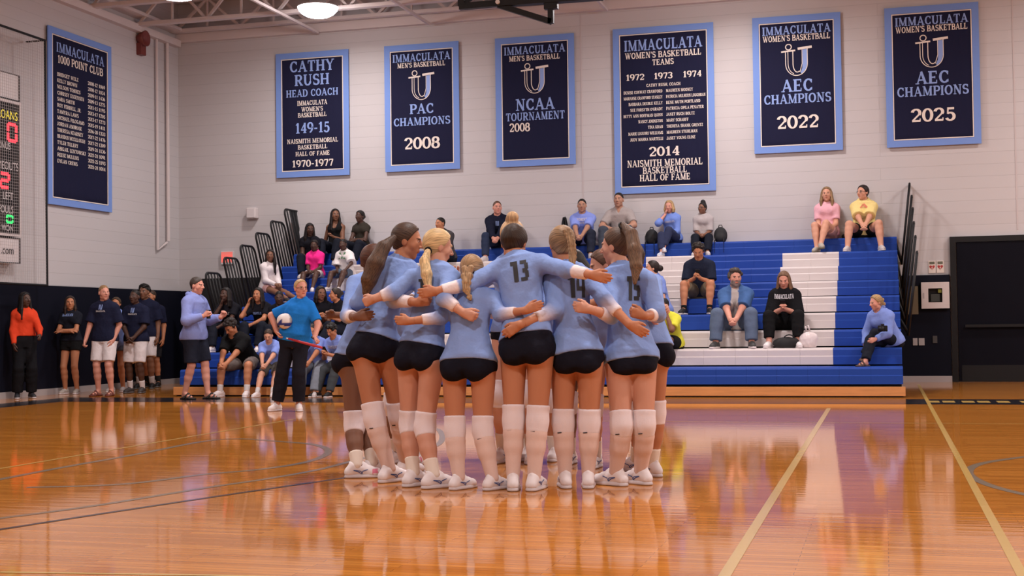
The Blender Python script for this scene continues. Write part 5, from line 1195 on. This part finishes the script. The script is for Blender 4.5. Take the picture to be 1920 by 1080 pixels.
# --- far side of the circle, facing the camera with bowed heads
def farp(label, px, Y, H, lean, head, side, o, arms=None):
    p = onY(px, 700, Y); J = stand(p[0], Y, 0, H, lean=lean, head=head, side=side, arms=arms or dict(L=dict(w=(.34, .12, -.12), p=(.3, -1, -.4)), R=dict(w=(.34, .12, -.12), p=(.3, -1, -.4))))
    G = dict(skin='warm', fem=True, leg=1.04, top=dict(col=JER, sleeve=1.7, loose=.011, hem=0., omb=CUFF), bot=dict(col=INK, len=.12, loose=.006, slant=.35), pad=dict(col=PADW), sock=dict(u=.68, col=(.80, .70, .62)), shoe=dict(col=SHOEW, mark=True), padmark=False)
    G.update(o); return person(label, J, G, near=True, group='volleyball players in the huddle')
farp('player with blond topknot facing the camera behind number 13', 968, 10.55, 1.98, .06, (.35, .4), .0, dict(skin='fair', hair=(.55, .34, .17), style='bun', bun=[((0, -.02, .145), .045), ((0.01, -.03, .12), .04)], tie=(0, -.02, .15)), dict(L=dict(w=(.3, .1, -.1), p=(.3, -1, -.4)), R=dict(w=(.25, .15, -.05), p=(.5, -.5, -.6))))
farp('player on the far side of the huddle, brown hair between numbers 13 and 14', 1012, 10.75, 1.74, .35, (.2, .7), 0., dict(hair=(.06, .03, .02), style='updo', tie=(0, -.1, .03)))
farp('player with loose black hair on the far side, right of number 14', 1092, 10.5, 1.74, .30, (-.3, .8), 0., dict(skin='brown', hair=(.012, .010, .009), style='long', long=(.32, .03)))
farp('player whose profile shows just beyond the face of number 15', 1140, 10.25, 1.72, .32, (-1.2, .35), -.03, dict(skin='fair', hair=(.10, .05, .03), style='pony', tie=(0, -.1, .0)))
farp('dark skinned player on the far left of the circle, seen between two ponytails', 762, 10.35, 1.72, .35, (.6, .5), .06, dict(skin='brown', hair=(.03, .018, .012), style='updo', tie=(0, -.1, 0), shoe=dict(col=SHOEW, pink=True)))
# --- referee
def SO(**k): return dict(k)
p = onZ(554, 770); J = stand(p[0], p[1], .12, 1.78, feet=dict(L=(-.07, .06, -.35), R=(.25, .02, .30)), head=(.75, .05), side=-.09,
  arms=dict(L=dict(W=onY(590, 633, p[1]-.21), p=(.8, -.7, -.4), hd=(.75, .25, -.55), cu=.9), R=dict(W=onY(519, 622, p[1]-.12), p=(1, .05, -.4), hd=(-.45, .25, -.8), cu=.5)))
REF = person('woman referee in bright blue polo and black trousers', J, dict(skin='red', hair=(.42, .27, .13), style='pony', hth=.010, tie=(0, -.1, -.02), hline=-.008, bulk=1.14, belly=.27, leg=1.06, arm=1.12, glasses=True, top=dict(col=(.015, .17, .55), sleeve=.85, slo=1.9, loose=.014, hem=-.04, collar=True, vneck=False), bot=dict(col=(.012, .012, .018), len=1.9, loose=.016, flare=1.6, name='trousers'), shoe=dict(col=(.75, .68, .67))), near=True)
wv = J['wrL']; wt = MB().tube([wv-J['hdL']*.012+np.array([.034*math.cos(t), .03*math.sin(t), .012*math.sin(t)]) for t in np.linspace(0, 2*math.pi, 13)], .010, 6).build('wrist_watch', M_BLK, REF, True)
bc = onY(534, 602, p[1]-.17); bp = []; vb = empty('volleyball', bc); tag(vb, 'white blue and grey volleyball held under the right arm of the referee', 'ball')
n1, n2 = 32, 20; V = [bc+.108*np.array([math.sin(math.pi*i/n2)*math.cos(2*math.pi*k/n1), math.sin(math.pi*i/n2)*math.sin(2*math.pi*k/n1), math.cos(math.pi*i/n2)]) for i in range(n2+1) for k in range(n1)]
Ff = [(i*n1+k, i*n1+(k+1) % n1, (i+1)*n1+(k+1) % n1, (i+1)*n1+k) for i in range(n2) for k in range(n1)]
def bcol(v):
    d = (v-bc)/.108; d = rot(d, (.3, .5, .8), .9); k = int(np.argmax(np.abs(d))); e = d[(k+1) % 3]/abs(d[k]); a = int((e+1)/.667)
    return [(.68, .64, .62), (.02, .035, .2), (.30, .29, .28)][(a+k) % 3] if a != 1 else (.68, .64, .62)
mesh('ball_panels', np.array(V)-bc, [f_[::-1] for f_ in Ff], M_SHOE, vb, True, attrs={'Col': np.array([bcol(np.array(v)) for v in V])})
fl = empty('line_flag', onY(575, 643, p[1]-.25)); tag(fl, 'red rolled line flag held by the referee', 'flag')
a, b = onY(541, 635, p[1]-.25), onY(604, 652, p[1]-.27); mR = mat('flag_red', (.42, .02, .03), .6); bump_noise(mR, 30, .3)
MB().tube([a, a*.3+b*.7, b], [.014, .019, .016], 10).build('rolled_cloth', mR, fl, True); MB().tube([onY(537, 634, p[1]-.25), a], .010, 8).build('handle_tip', mat('tip_white', (.7, .66, .65), .5), fl, True)
# --- man in the hoodie
p = onZ(366, 748); J = stand(p[0], p[1], 1.45, 1.96, m=True, feet=dict(L=(-.08, .16, .1), R=(.08, -.12, .25)), head=(-.0, .1), arms=dict(L=dict(w=(.06, .30, -.22), p=(.5, -.6, -1), hd=(.1, .5, .8), cu=.9), R=dict(w=(-.02, .26, -.20), p=(.6, -1, -.5), hd=(-.1, .7, .7), cu=1.0)))
person('man in periwinkle hoodie and dark shorts standing with a cup', J, dict(fem=False, skin='red', hair=(.05, .038, .032), style='short', hth=.007, top=dict(col=PERI, sleeve=1.92, loose=.03, hem=-.18, hood=True), bot=dict(col=(.016, .019, .032), len=.92, loose=.035, flare=1.2), sandal=(.02, .015, .012)))
c = J['wrR']+J['hdR']*.075*J['s']+J['hnR']*.035; cp = empty('cup', c); tag(cp, 'dark cup in the hand of the man in the hoodie', 'cup')
MB().lathe([(.03, -.09), (.04, .05), (.036, .05), (.028, -.085)], c, 16).build('cup_body', M_BLK, cp, True); MB().lathe([(.0345, -.045), (.0365, -.02)], c, 16).build('cup_band', M_WHITE, cp, True)
# --- people standing along the left wall
WG = 'people standing by the left wall'
def wall(label, px, py, yaw, H, o, **k):
    p = onZ(px, py); p[0] = max(p[0], XL+.35); J = stand(p[0], p[1], yaw, H, **k); person(label, J, o, group=WG); return J
SH = lambda ln=.88: dict(col=(.66, .60, .60), len=ln, loose=.034, flare=1.15)
wall('woman in orange red top and black trousers at far left', 45, 747, .75, 1.78, dict(skin='dark', hair=(.012, .010, .010), style='long', long=(.36, .03), bulk=1.08, top=dict(col=(.62, .055, .02), sleeve=1.95, loose=.016, hem=.16), bot=dict(col=(.009, .009, .011), len=1.95, loose=.02, flare=1.6, name='trousers'), shoe=dict(col=(.03, .03, .035), sole=(.5, .45, .45))), arms=dict(R=dict(w=(.04, .16, -.50), p=(.5, -1, 0)), L=dict(w=(.06, .34, -.36), p=(.5, -1, -.3))), head=(.5, .0))
wall('woman with folded arms in black shirt and tiny black shorts', 121, 739, .15, 1.74, dict(skin='tan', hair=(.03, .018, .014), style='long', long=(.24, .015), top=dict(col=(.012, .013, .02), sleeve=.65, loose=.022, hem=.0), bot=dict(col=BLACK, len=.34, loose=.022), shoe=dict(col=(.45, .40, .36)), print=('IMMACULATA', .2, .045, BLUEP, .04)), arms='cross', head=(.45, .0))
wall('tall fair haired boy in navy tee and white shorts holding a bottle', 197, 742, .1, 1.90, dict(fem=False, skin='red', hair=(.26, .15, .07), style='short', top=dict(col=NAVY, sleeve=.85, slo=2.2, loose=.026, hem=-.16), bot=SH(), sandal=(.12, .03, .02), print=[('IU', .10, .085, BLUEP, .03), ('IMMACULATA', .17, .028, CREAMP, -.035), ('SOCCER', .10, .024, CREAMP, -.07)][:2]), m=True, arms=dict(R=dict(w=(.10, .14, -.52), p=(.7, -1, 0), cu=.9), L=dict(w=(.02, .06, -.50), p=(.9, -1, 0))), head=(.8, .0))
J0 = wall('girl in light blue tee standing between the two boys in white shorts', 220, 735, .2, 1.72, dict(skin='tan', hair=(.06, .035, .02), style='pony', tie=(0, -.1, .0), top=dict(col=(.17, .24, .52), sleeve=.7, loose=.024, hem=-.30), bot=dict(col=(.10, .12, .18), len=.4, loose=.02), shoe=dict(col=(.45, .41, .40))), head=(.1, .0))
wall('boy in navy tee and white shorts with hands clasped in front', 256, 737, .1, 1.84, dict(fem=False, skin='dark', hair=(.012, .010, .009), style='short', top=dict(col=NAVY, sleeve=.85, slo=2.2, loose=.026, hem=-.14), bot=SH(.95), sock=dict(u=.68, col=(.65, .6, .6)), shoe=dict(col=(.05, .045, .045), sole=(.1, .09, .09)), print=[('IU', .10, .085, BLUEP, .03), ('IMMACULATA', .17, .028, CREAMP, -.035), ('SOCCER', .10, .024, CREAMP, -.07)][:2]), m=True, arms='front', head=(-.1, -.05))
wall('tallest boy with bushy black hair behind the boy with clasped hands', 273, 729, .3, 1.98, dict(fem=False, skin='brown', hair=(.014, .011, .010), style='curly', top=dict(col=NAVY, sleeve=.85, slo=2.2, loose=.026, hem=-.14), bot=SH(.9), sock=dict(u=.68, col=(.5, .46, .45)), shoe=dict(col=BLACK, sole=(.1, .1, .1))), m=True, head=(-.2, 0))
wall('boy in navy tee hidden at the back nearest the corner', 286, 726, .2, 1.90, dict(fem=False, skin='tan', hair=(.05, .03, .02), style='short', top=dict(col=NAVY, sleeve=.85, loose=.024, hem=-.14), bot=dict(col=(.02, .02, .024), len=.9, loose=.03), sock=dict(u=.68, col=(.02, .02, .02)), shoe=dict(col=BLACK, sole=(.1, .1, .1))), m=True, head=(-.3, 0))
# ================================================================== on the bleachers
BG = 'spectators on the bleachers'
JN = dict(col=(.012, .014, .022), len=1.95, loose=.016, flare=1.5, name='trousers')
def seat(label, J, o): person(label, J, o, group=BG); return J
TW = dict(col=(.55, .5, .49), sole=(.5, .46, .46)); WS = dict(col=(.72, .66, .66))
# bottom row, feet on the floor
seat('boy with bowed head in black polo and grey shorts on the lowest row', sit(462, 1, 0, 598, .0, .62, dict(L='knees', R='knees'), head=(-.35, .7), m=True, hx=450, spread=.22), dict(fem=False, skin='tan', hair=(.02, .014, .012), style='curly', top=dict(col=(.008, .008, .009), sleeve=.85, slo=1.6, loose=.02, hem=-.06, collar=True), bot=dict(col=(.16, .13, .12), len=.85, loose=.03), sock=dict(u=.74, col=(.6, .56, .55)), shoe=WS))
seat('boy in light blue tee on the lowest row, half behind the referee', sit(512, 1, 0, 620, .15, .6, dict(L='knees', R='knees'), head=(.1, .5), m=True, spread=.15), dict(fem=False, skin='fair', hair=(.05, .03, .02), style='short', top=dict(col=TEEB, sleeve=.8, loose=.022, hem=-.1), bot=dict(col=(.10, .09, .08), len=.85, loose=.03), sock=dict(u=.74, col=(.6, .56, .55)), shoe=WS))
seat('person in pale blue jeans and blue tee just right of the referee', sit(592, 1, 0, 608, .1, .45, dict(L='knees', R='knees'), head=(.3, .3), m=True, spread=.14), dict(fem=False, skin='tan', hair=(.03, .02, .015), style='short', top=dict(col=TEEB, sleeve=.8, loose=.022, hem=-.1), bot=dict(col=(.20, .22, .26), len=1.95, loose=.022, flare=1.6, name='jeans'), shoe=TW))
j_curl = seat('curly haired boy in light blue lettered tee looking at a phone', sit(640, 1, 0, 607, -.25, .5, 'phone', head=(.0, .5), m=True), dict(fem=False, skin='tan', hair=(.012, .010, .009), style='curly', top=dict(col=TEEB, sleeve=.8, loose=.022, hem=-.1), bot=dict(col=(.05, .055, .06), len=1.95, loose=.022, name='jeans'), shoe=dict(col=BLACK), print=('IMMACULATA', .22, .05, CREAMP, .02)))
# third row, dark shirts
TOPB = lambda **k: dict(dict(col=(.010, .010, .014), sleeve=.7, loose=.020, hem=-.1), **k)
seat('girl in black lettered shirt resting her cheek on one hand, leftmost in her row', sit(432, 3, 2, 541, .1, .35, dict(R=dict(w=(-.09, .19, .05), p=(.4, .8, -1), hd=(-.2, -.1, 1), cu=.4), L=dict(w=(-.2, .3, -.33), p=(1, .4, -.3))), head=(-.25, .0)), dict(skin='dark', hair=(.012, .009, .008), style='long', long=(.22, .02), top=TOPB(), bot=JN, shoe=WS, print=('IMMACULATA', .2, .045, CREAMP, -.02)))
seat('girl in black shirt with hand at her temple, left of the referee', sit(492, 3, 2, 541, .05, .3, dict(R=dict(w=(.02, .15, .07), p=(.6, .6, -1), hd=(-.2, -.1, 1), cu=.5), L=dict(w=(-.2, .3, -.3), p=(1, .4, -.3))), head=(-.1, .05)), dict(skin='tan', hair=(.016, .011, .010), style='long', long=(.26, .02), top=TOPB(), bot=JN, shoe=WS, print=('IMMACULATA', .18, .045, BLUEP, -.03)))
seat('dark haired boy in black partly hidden by the left shoulder of the referee', sit(528, 3, 2, 547, .2, .35, 'lap', head=(.2, .2), m=True), dict(fem=False, skin='dark', hair=(.010, .008, .008), style='short', top=TOPB(), bot=JN, shoe=TW))
seat('girl in black shirt right behind the right shoulder of the referee', sit(602, 3, 2, 538, .3, .25, 'lap', head=(.5, .1)), dict(skin='brown', hair=(.012, .009, .009), style='long', long=(.18, .02), top=TOPB(), bot=JN, shoe=TW))
seat('girl in black shirt in profile clapping, next to the tall brunette player', sit(640, 3, 2, 541, -.5, .2, dict(L=dict(w=(-.1, .34, -.16), p=(1, -.3, -1), hd=(-.4, .6, .5)), R=dict(w=(-.1, .34, -.16), p=(1, -.3, -1), hd=(-.4, .6, .5))), head=(-.6, .05)), dict(skin='tan', hair=(.03, .02, .016), style='bun', bun=[((0, -.115, .02), .04)], tie=(0, -.1, .02), top=TOPB(), bot=JN, shoe=TW))
# left, higher up
seat('girl in white long sleeves and pink shorts sitting sideways by the railings', sit(503, 6, 5, 469, 1.05, .12, dict(L='lap', R='lap'), head=(-.75, .05), footd=.3), dict(skin='brown', hair=(.014, .010, .009), style='long', long=(.38, .02), top=dict(col=(.68, .62, .62), sleeve=1.95, loose=.02, hem=-.06), bot=dict(col=(.62, .36, .34), len=.4, loose=.014), shoe=dict(col=(.03, .03, .03))))
seat('girl in bright pink tee seated by the railings', sit(592, 7, 6, 452, .1, .12, 'lap', head=(.05, .1)), dict(skin='dark', hair=(.014, .010, .009), style='updo', tie=(0, -.08, .08), bun=[((0, -.09, .07), .04)], top=dict(col=(.86, .03, .26), sleeve=.75, loose=.026, hem=-.08), bot=dict(col=(.5, .46, .45), len=.6, loose=.02), shoe=WS))
seat('person in white tee with green print and denim shorts', sit(648, 7, 6, 452, -.05, .16, dict(L='thigh', R='lap'), head=(-.05, .1)), dict(skin='dark', hair=(.012, .009, .008), style='short', hlow=-.06, top=dict(col=(.72, .68, .67), sleeve=.9, slo=2.4, loose=.03, hem=-.08), bot=dict(col=(.10, .13, .18), len=.75, loose=.03), shoe=TW, print=('M', .16, .12, (.09, .21, .10), .02)))
seat('girl in black with long black hair, leftmost at the top by the railing', sit(582, 8, 7, 420, .35, .22, 'lap', head=(.3, .2)), dict(skin='dark', hair=(.012, .009, .009), style='long', long=(.4, .03), top=TOPB(sleeve=.5), bot=JN, shoe=TW))
jx = seat('girl in black tank top holding a phone against the wall', sit(630, 9, 8, 393, .1, .03, dict(R=dict(w=(.12, -.02, -.5), p=(.6, -1, 0)), L='phone'), head=(.5, .0)), dict(skin='brown', hair=(.014, .010, .010), style='long', long=(.38, .02), top=dict(col=(.010, .010, .011), sleeve=0, tank=True, loose=.012, hem=-.08), bot=JN, shoe=TW))
seat('girl in dark short sleeved top with folded arms and pendant against the wall', sit(678, 9, 8, 396, -.1, .03, 'cross', head=(-.3, .0)), dict(skin='dark', hair=(.012, .010, .009), style='pony', tie=(0, -.1, .03), bun=[((0, -.1, .0), .05)], top=dict(col=(.035, .030, .024), sleeve=.42, loose=.012, hem=-.06), bot=JN, shoe=TW))
# top row along the wall, left to right
seat('dark haired boy in grey tee alone behind the blond ponytail', sit(838, 8, 7, 409, -.2, .1, 'lap', head=(-.3, .05), m=True, hx=829), dict(fem=False, skin='tan', hair=(.016, .012, .010), style='short', top=dict(col=(.06, .055, .06), sleeve=.85, loose=.022, hem=-.1), bot=JN, shoe=TW))
seat('man in navy sweatshirt and jeans sitting high against the wall', sit(938, 9, 8, 379, .15, .25, 'knees', head=(.3, .0), m=True, hx=935, spread=.2), dict(fem=False, skin='red', hair=(.10, .05, .03), style='short', top=dict(col=(.010, .012, .026), sleeve=1.95, loose=.026, hem=-.1), bot=dict(col=(.025, .035, .07), len=1.95, loose=.018, name='jeans'), shoe=TW, print=('IU', .10, .09, BLUEP, 0)))
seat('man in light blue lettered tee leaning forward on the top row', sit(1096, 9, 8, 375, .05, .3, 'knees', head=(.1, .05), m=True, spread=.2), dict(fem=False, skin='olive', hair=(.012, .010, .009), style='short', top=dict(col=(.22, .29, .70), sleeve=.85, slo=1.6, loose=.024, hem=-.1), bot=dict(col=(.02, .024, .04), len=1.95, loose=.02, name='jeans'), shoe=TW, print=[("WOMEN'S", .2, .045, CREAMP, .04), ('BASKETBALL', .21, .04, CREAMP, -.02)]))
seat('man in grey vee neck tee, tallest of the top row', sit(1164, 9, 8, 363, .0, .12, dict(L=dict(w=(-.08, .32, -.27), p=(1, -.2, -.2)), R=dict(w=(-.08, .32, -.27), p=(1, -.2, -.2))), head=(-.05, .0), m=True, spread=.2), dict(fem=False, skin='olive', hair=(.018, .013, .011), style='short', arm=1.15, top=dict(col=(.34, .30, .29), sleeve=.8, loose=.018, hem=-.1, vneck=True), bot=dict(col=(.05, .06, .08), len=1.95, loose=.02, name='jeans'), shoe=TW))
seat('blond woman in blue top covering her face with one hand', sit(1262, 9, 8, 377, .0, .1, dict(R=dict(w=(-.06, .14, .07), p=(.7, .5, -1), hd=(-.25, -.15, 1), cu=.4), L='lap'), head=(-.15, .15), hx=1257, legs=dict(L=(-.10, .52, -.02, rowz(8)+.17, np.array([0, -.5, 1.])))), dict(skin='red', hair=(.42, .27, .13), style='long', long=(.12, .015), top=dict(col=(.16, .25, .62), sleeve=1.4, loose=.022, hem=-.1), bot=dict(col=(.03, .037, .08), len=1.85, loose=.018, name='trousers'), shoe=dict(col=(.55, .58, .68)), print=('IMMACULATA', .18, .035, CREAMP, -.05)))
seat('woman in grey tee and glasses with black hair piled high', sit(1320, 9, 8, 384, .05, .05, dict(L='lap', R='lap'), head=(-.55, .0)), dict(skin='brown', hair=(.012, .010, .010), style='bun', bun=[((0, -.03, .135), .055), ((0, -.05, .10), .055)], tie=(0, -.03, .14), glasses=True, bulk=1.06, top=dict(col=(.40, .36, .36), sleeve=1.0, loose=.03, hem=-.1), bot=JN, shoe=TW))
seat('young woman in pale pink tee with long fair hair and crossed legs', sit(1553, 9, 8, 352, -.05, .02, dict(L='lap', R='lap'), head=(.0, .0), legs=dict(L=(-.06, .56, 0, rowz(8)+.16, np.array([0, -.4, 1.])))), dict(skin='fair', hair=(.25, .155, .08), style='long', long=(.24, .02), top=dict(col=(.74, .40, .46), sleeve=.72, loose=.022, hem=-.08), bot=dict(col=(.5, .28, .26), len=.45, loose=.016), shoe=dict(col=(.42, .38, .32), sole=(.17, .15, .11))))
seat('woman in yellow tee with dark hair and glasses at the top right', sit(1622, 9, 8, 349, .0, .12, 'knees', head=(-.7, .0), spread=.26), dict(skin='fair', hair=(.02, .013, .012), style='pony', tie=(0, -.1, .0), bun=[((.05, -.09, -.06), .045), ((.075, -.05, -.13), .04), ((.08, -.02, -.19), .03)], glasses=True, bulk=1.14, arm=1.1, leg=1.1, top=dict(col=(.76, .60, .24), sleeve=.85, slo=1.8, loose=.03, hem=-.1), bot=dict(col=BLACK, len=.5, loose=.02), shoe=TW, print=('A', .2, .08, (.62, .18, .10), .04)))
# middle right
j_navy = seat('boy in dark navy tee and khaki shorts bent over his phone', sit(1313, 5, 4, 457, .0, .28, dict(L='phone', R='phone'), head=(.0, .5), m=True, spread=.19), dict(fem=False, skin='tan', hair=(.02, .014, .011), style='curly', top=dict(col=(.014, .018, .036), sleeve=.85, slo=1.8, loose=.024, hem=-.1), bot=dict(col=(.16, .13, .09), len=.8, loose=.03), sock=dict(u=.86, col=BLACK), shoe=dict(col=BLACK, sole=(.5, .46, .46))))
jd = sit(1380, 3, 2, 504, .0, .3, 'knees', head=(.35, .1), m=True, spread=.24)
def teefront(V, C):
    q = V-jd['neck']; rr = np.cross(jd['tf'], nrm(jd['neck']-jd['mid'])); a = np.abs(q@rr); b = q@nrm(jd['neck']-jd['mid']); m = (q@jd['tf'] > .02) & (a < .055+.05*np.clip(-b-.05, 0, .6)-.0*b); C[m] = (.42, .38, .37); return C
seat('grey bearded man in open denim shirt and jeans with clasped hands', jd, dict(fem=False, skin='red', hair=(.055, .042, .036), beard=(.24, .2, .19), style='curly', bulk=1.12, arm=1.1, top=dict(col=(.055, .12, .29), sleeve=.95, slo=1.8, loose=.028, hem=-.12, cols=teefront), bot=dict(col=(.10, .135, .21), len=1.95, loose=.022, flare=1.4, name='jeans'), shoe=dict(col=(.05, .05, .05))))
j_black = seat('woman in black lettered tee with long brown hair looking at her phone', sit(1471, 3, 2, 510, .0, .26, dict(L='phone', R='phone'), head=(-.05, .4), spread=.2), dict(skin='red', hair=(.17, .095, .055), style='long', long=(.26, .025), bulk=1.2, arm=1.2, leg=1.1, top=dict(col=(.009, .009, .011), sleeve=.95, slo=2., loose=.034, hem=-.1), bot=dict(col=(.009, .009, .010), len=1.85, loose=.02, name='trousers'), shoe=WS, print=('IMMACULATA', .3, .065, (.62, .62, .68), .045)))
seat('woman in blue tee with dark bun in profile, right of number 15', sit(1238, 4, 3, 490, -1.0, .2, 'bent', head=(-.3, .0)), dict(skin='fair', hair=(.022, .014, .012), style='bun', bun=[((0, -.13, .0), .05)], tie=(0, -.12, .0), top=dict(col=(.17, .24, .56), sleeve=.75, loose=.024, hem=-.12), bot=JN, shoe=TW))
seat('person in bright yellow shirt resting chin on hand, behind the right edge of the huddle', sit(1256, 2, 1, 560, -.3, .42, dict(L=dict(w=(-.06, .2, .06), p=(.3, .8, -1), hd=(-.1, -.1, 1), cu=.6), R='thigh'), head=(-.2, .15), m=True), dict(fem=False, skin='brown', hair=(.012, .010, .009), style='short', top=dict(col=(.62, .60, .06), sleeve=.8, loose=.028, hem=-.12), bot=dict(col=BLACK, len=.8, loose=.03), shoe=dict(col=(.03, .03, .03), sole=(.35, .32, .3))))
jh = seat('woman in light blue hoodie and black trousers at the right end', sit(1668, 2, 1, 554, -.45, .35, dict(R=dict(w=(.1, .1, -.46), p=(.7, -1, 0)), L='lap'), head=(-.55, .2), hx=1650, legs=dict(L=(-.22, .5, 0, rowz(1)+.16, np.array([0, -.2, 1.])))), dict(skin='red', hair=(.33, .21, .10), style='pony', tie=(0, -.1, .04), bun=[((0, -.12, .02), .035), ((0.0, -.13, -.05), .035), ((.0, -.12, -.12), .03)], top=dict(col=(.19, .27, .62), sleeve=1.95, loose=.034, hem=-.12, hood=True), bot=JN, sandal=(.06, .03, .025)))
# ------------------------------------------------------------------ belongings
def small(name, label, cat, loc): e = empty(name, loc); tag(e, label, cat); return e
def phone(J, S, label):
    c = J['wr'+S]+J['hd'+S]*.10*J['s']; f = J['tf']; u = nrm(UPV*.8+f*.5); r = nrm(np.cross(u, f)); n = np.cross(r, u); e = small('phone', label, 'phone', c); V = []
    for a in (-1, 1):
        for b in (-1, 1):
            for d in (-1, 1): V.append(c+r*a*.037+u*b*.075+n*d*.004)
    MB().add(V, [(0, 1, 3, 2), (4, 6, 7, 5), (0, 4, 5, 1), (2, 3, 7, 6), (0, 2, 6, 4), (1, 5, 7, 3)]).build('phone_case', M_BLK, e, bevel=.003)
phone(j_navy, 'L', 'phone in the hands of the boy in the navy tee')
phone(j_black, 'L', 'phone in the hands of the woman in the black lettered tee')
phone(j_curl, 'L', 'phone in the hands of the curly haired boy on the lowest row')
phone(jx, 'L', 'dark phone held by the girl in the tank top')
def backpack(px, py, n, label, s=1.):
    p = onY(px, py, rowy(n)+.2); z = rowz(n); e = small('backpack', label, 'bag', (p[0], p[1], z)); c = np.array([p[0], p[1], z])
    F = [(ell(c+UPV*.15*s, np.eye(3), np.array([.15, .10, .19])*s), 0, 'u'), (ell(c+np.array([0, -.08, .09])*s, np.eye(3), np.array([.11, .06, .10])*s), .03, 'u'), (Pr(c-.5, c+.5, lambda p_: p_[..., 2]*-1+0), 0, 's')] 
    F = F[:2]; V, Q = polygonise(F, .016, cuts=[(c+UPV*.002, -UPV)]); mesh('bag_body', V-wloc(e), Q, mat('bag_fabric', (.012, .012, .014), .8), e, True)
    MB().tube([c+np.array([-.04, 0, .33])*s, c+np.array([-.03, 0, .38])*s, c+np.array([.03, 0, .38])*s, c+np.array([.04, 0, .33])*s], .008, 6).build('grab_loop', M_BLK, e, True)
    for dx in (-.09, .08):
        MB().bar(c+np.array([dx, -.1, .12])*s, np.array([c[0]+dx, rowy(n)-.004, z+.004]), .022, .006).bar(np.array([c[0]+dx, rowy(n)-.008, z]), np.array([c[0]+dx, rowy(n)-.008, z-.2]), .022, .006, (1, 0, 0)).build('strap', M_BLK, e)
backpack(1222, 440, 9, 'black backpack on the top row left of the woman in blue', .84)
backpack(1351, 437, 9, 'black backpack on the top row right of the woman in grey', .84)
p = onY(1212, 456, rowy(9)+.2); e = small('water_bottle', 'clear water bottle beside the left black backpack', 'bottle', (p[0], p[1], rowz(9)))
M_CLR = mat('clear_plastic', (.8, .78, .78), .08); M_CLR.node_tree.nodes['Principled BSDF'].inputs['Transmission Weight'].default_value = .85
MB().lathe([(.001, .001), (.032, .002), (.034, .1), (.03, .15), (.012, .18), (.012, .195)], (p[0], p[1], rowz(9)), 16).build('bottle_body', M_CLR, e, True); MB().lathe([(.014, .19), (.014, .21), (.001, .212)], (p[0], p[1], rowz(9)), 12).build('cap', M_WHITE, e, True)
# bottle of the boy in white shorts, cap held by the clasped hands
p = onY(176, 650, 20.25); e = small('water_bottle', 'clear water bottle in the hand of the fair haired boy', 'bottle', p)
MB().lathe([(.001, -.1), (.032, -.1), (.034, .0), (.03, .06), (.012, .09), (.001, .1)], p, 14).build('bottle_body', M_CLR, e, True)
# things on the seats
def blob(name, label, cat, px, py, n, rad, colr, mtl=.8, fwd=.2):
    p = onY(px, py, rowy(n)+fwd); c = np.array([p[0], p[1], rowz(n)+rad[2]*.6]); e = small(name, label, cat, (c[0], c[1], rowz(n)))
    F = [(ell(c, np.eye(3), np.array(rad)), 0, 'u'), (ell(c+np.array([rad[0]*.5, -rad[1]*.2, rad[2]*.3]), np.eye(3), np.array(rad)*.6), .02, 'u'), (ell(c+np.array([-rad[0]*.5, rad[1]*.1, rad[2]*.1]), np.eye(3), np.array(rad)*.65), .02, 'u')]
    V, Q = polygonise(F, .012, cuts=[(np.array([c[0], c[1], rowz(n)+.003]), -UPV)]); V = V+normals(V, Q)*(folds(V, label)*.012)[:, None]; V[:, 2] = np.maximum(V[:, 2], rowz(n)+.002); mesh(name+'_body', V-wloc(e), Q, mat('cloth_%s' % name, colr, mtl), e, True); return e, c
e, c = blob('handbag', 'black handbag on the step between the white shoes', 'bag', 1474, 645, 2, (.18, .10, .11), (.010, .010, .011)); MB().tube([c+np.array([.05+.09*math.cos(t), -.04, .05+.09*math.sin(t)]) for t in np.linspace(0, 3.14, 9)], .009, 6).build('handle', M_BLK, e, True)
e, c = blob('plastic_bag', 'crumpled translucent plastic bag right of the woman in black', 'bag', 1516, 640, 2, (.13, .10, .16), (.66, .58, .58), .3)
MB().tube([c+np.array([-.03, 0, .16]), c+np.array([-.04, 0, .24]), c+np.array([.0, 0, .25]), c+np.array([.02, 0, .17])], .012, 6).build('handle', mat('cloth_plastic_bag', (.66, .58, .58)), e, True)
blob('crumpled_napkin', 'white crumpled napkin between the feet on the second row at left', 'napkin', 421, 655, 2, (.09, .06, .02), (.7, .66, .65), fwd=.1)
blob('crumpled_jacket', 'black jacket bundled behind the woman in yellow', 'jacket', 1592, 440, 9, (.12, .10, .07), (.010, .010, .011), fwd=.3)
p = onY(1058, 425, rowy(9)+.3); b0 = np.array([p[0], p[1], rowz(9)]); tz = onY(1058, 409, p[1])[2]
ts = small('folded_tripod', 'top of a black folded tripod standing on the highest row', 'tripod', b0)
MB().tube([b0+np.array([-.13, 0, 0]), np.array([b0[0]-.01, b0[1], tz])], .022, 8).tube([b0+np.array([.13, 0, 0]), np.array([b0[0]+.02, b0[1], tz])], .026, 8).tube([b0+np.array([0, .14, 0]), np.array([b0[0], b0[1]+.02, tz])], .02, 8).tube([b0+np.array([-.06, 0, (tz-b0[2])*.5]), b0+np.array([.07, 0, (tz-b0[2])*.5])], .012, 6).build('tripod_legs', M_BLK, ts, True)
MB().tube([np.array([b0[0]-.02, b0[1], tz-.01]), np.array([b0[0]+.035, b0[1], tz])], .03, 8).build('tripod_head', M_BLK, ts, True)
c = onY(1655, 616, 20.55); cm = small('camera', 'black camera held in the lap of the woman in the blue hoodie', 'camera', c)
MB().box(c-np.array([.07, .03, .045]), c+np.array([.07, .03, .045])).box(c+np.array([-.025, -.03, .045]), c+np.array([.025, .025, .07])).build('camera_body', M_BLK, cm, bevel=.008)
MB().tube([c+np.array([0, -.03, 0]), c+np.array([-.03, -.13, -.01])], [.035, .04], 14).build('lens', M_BLK, cm, True)
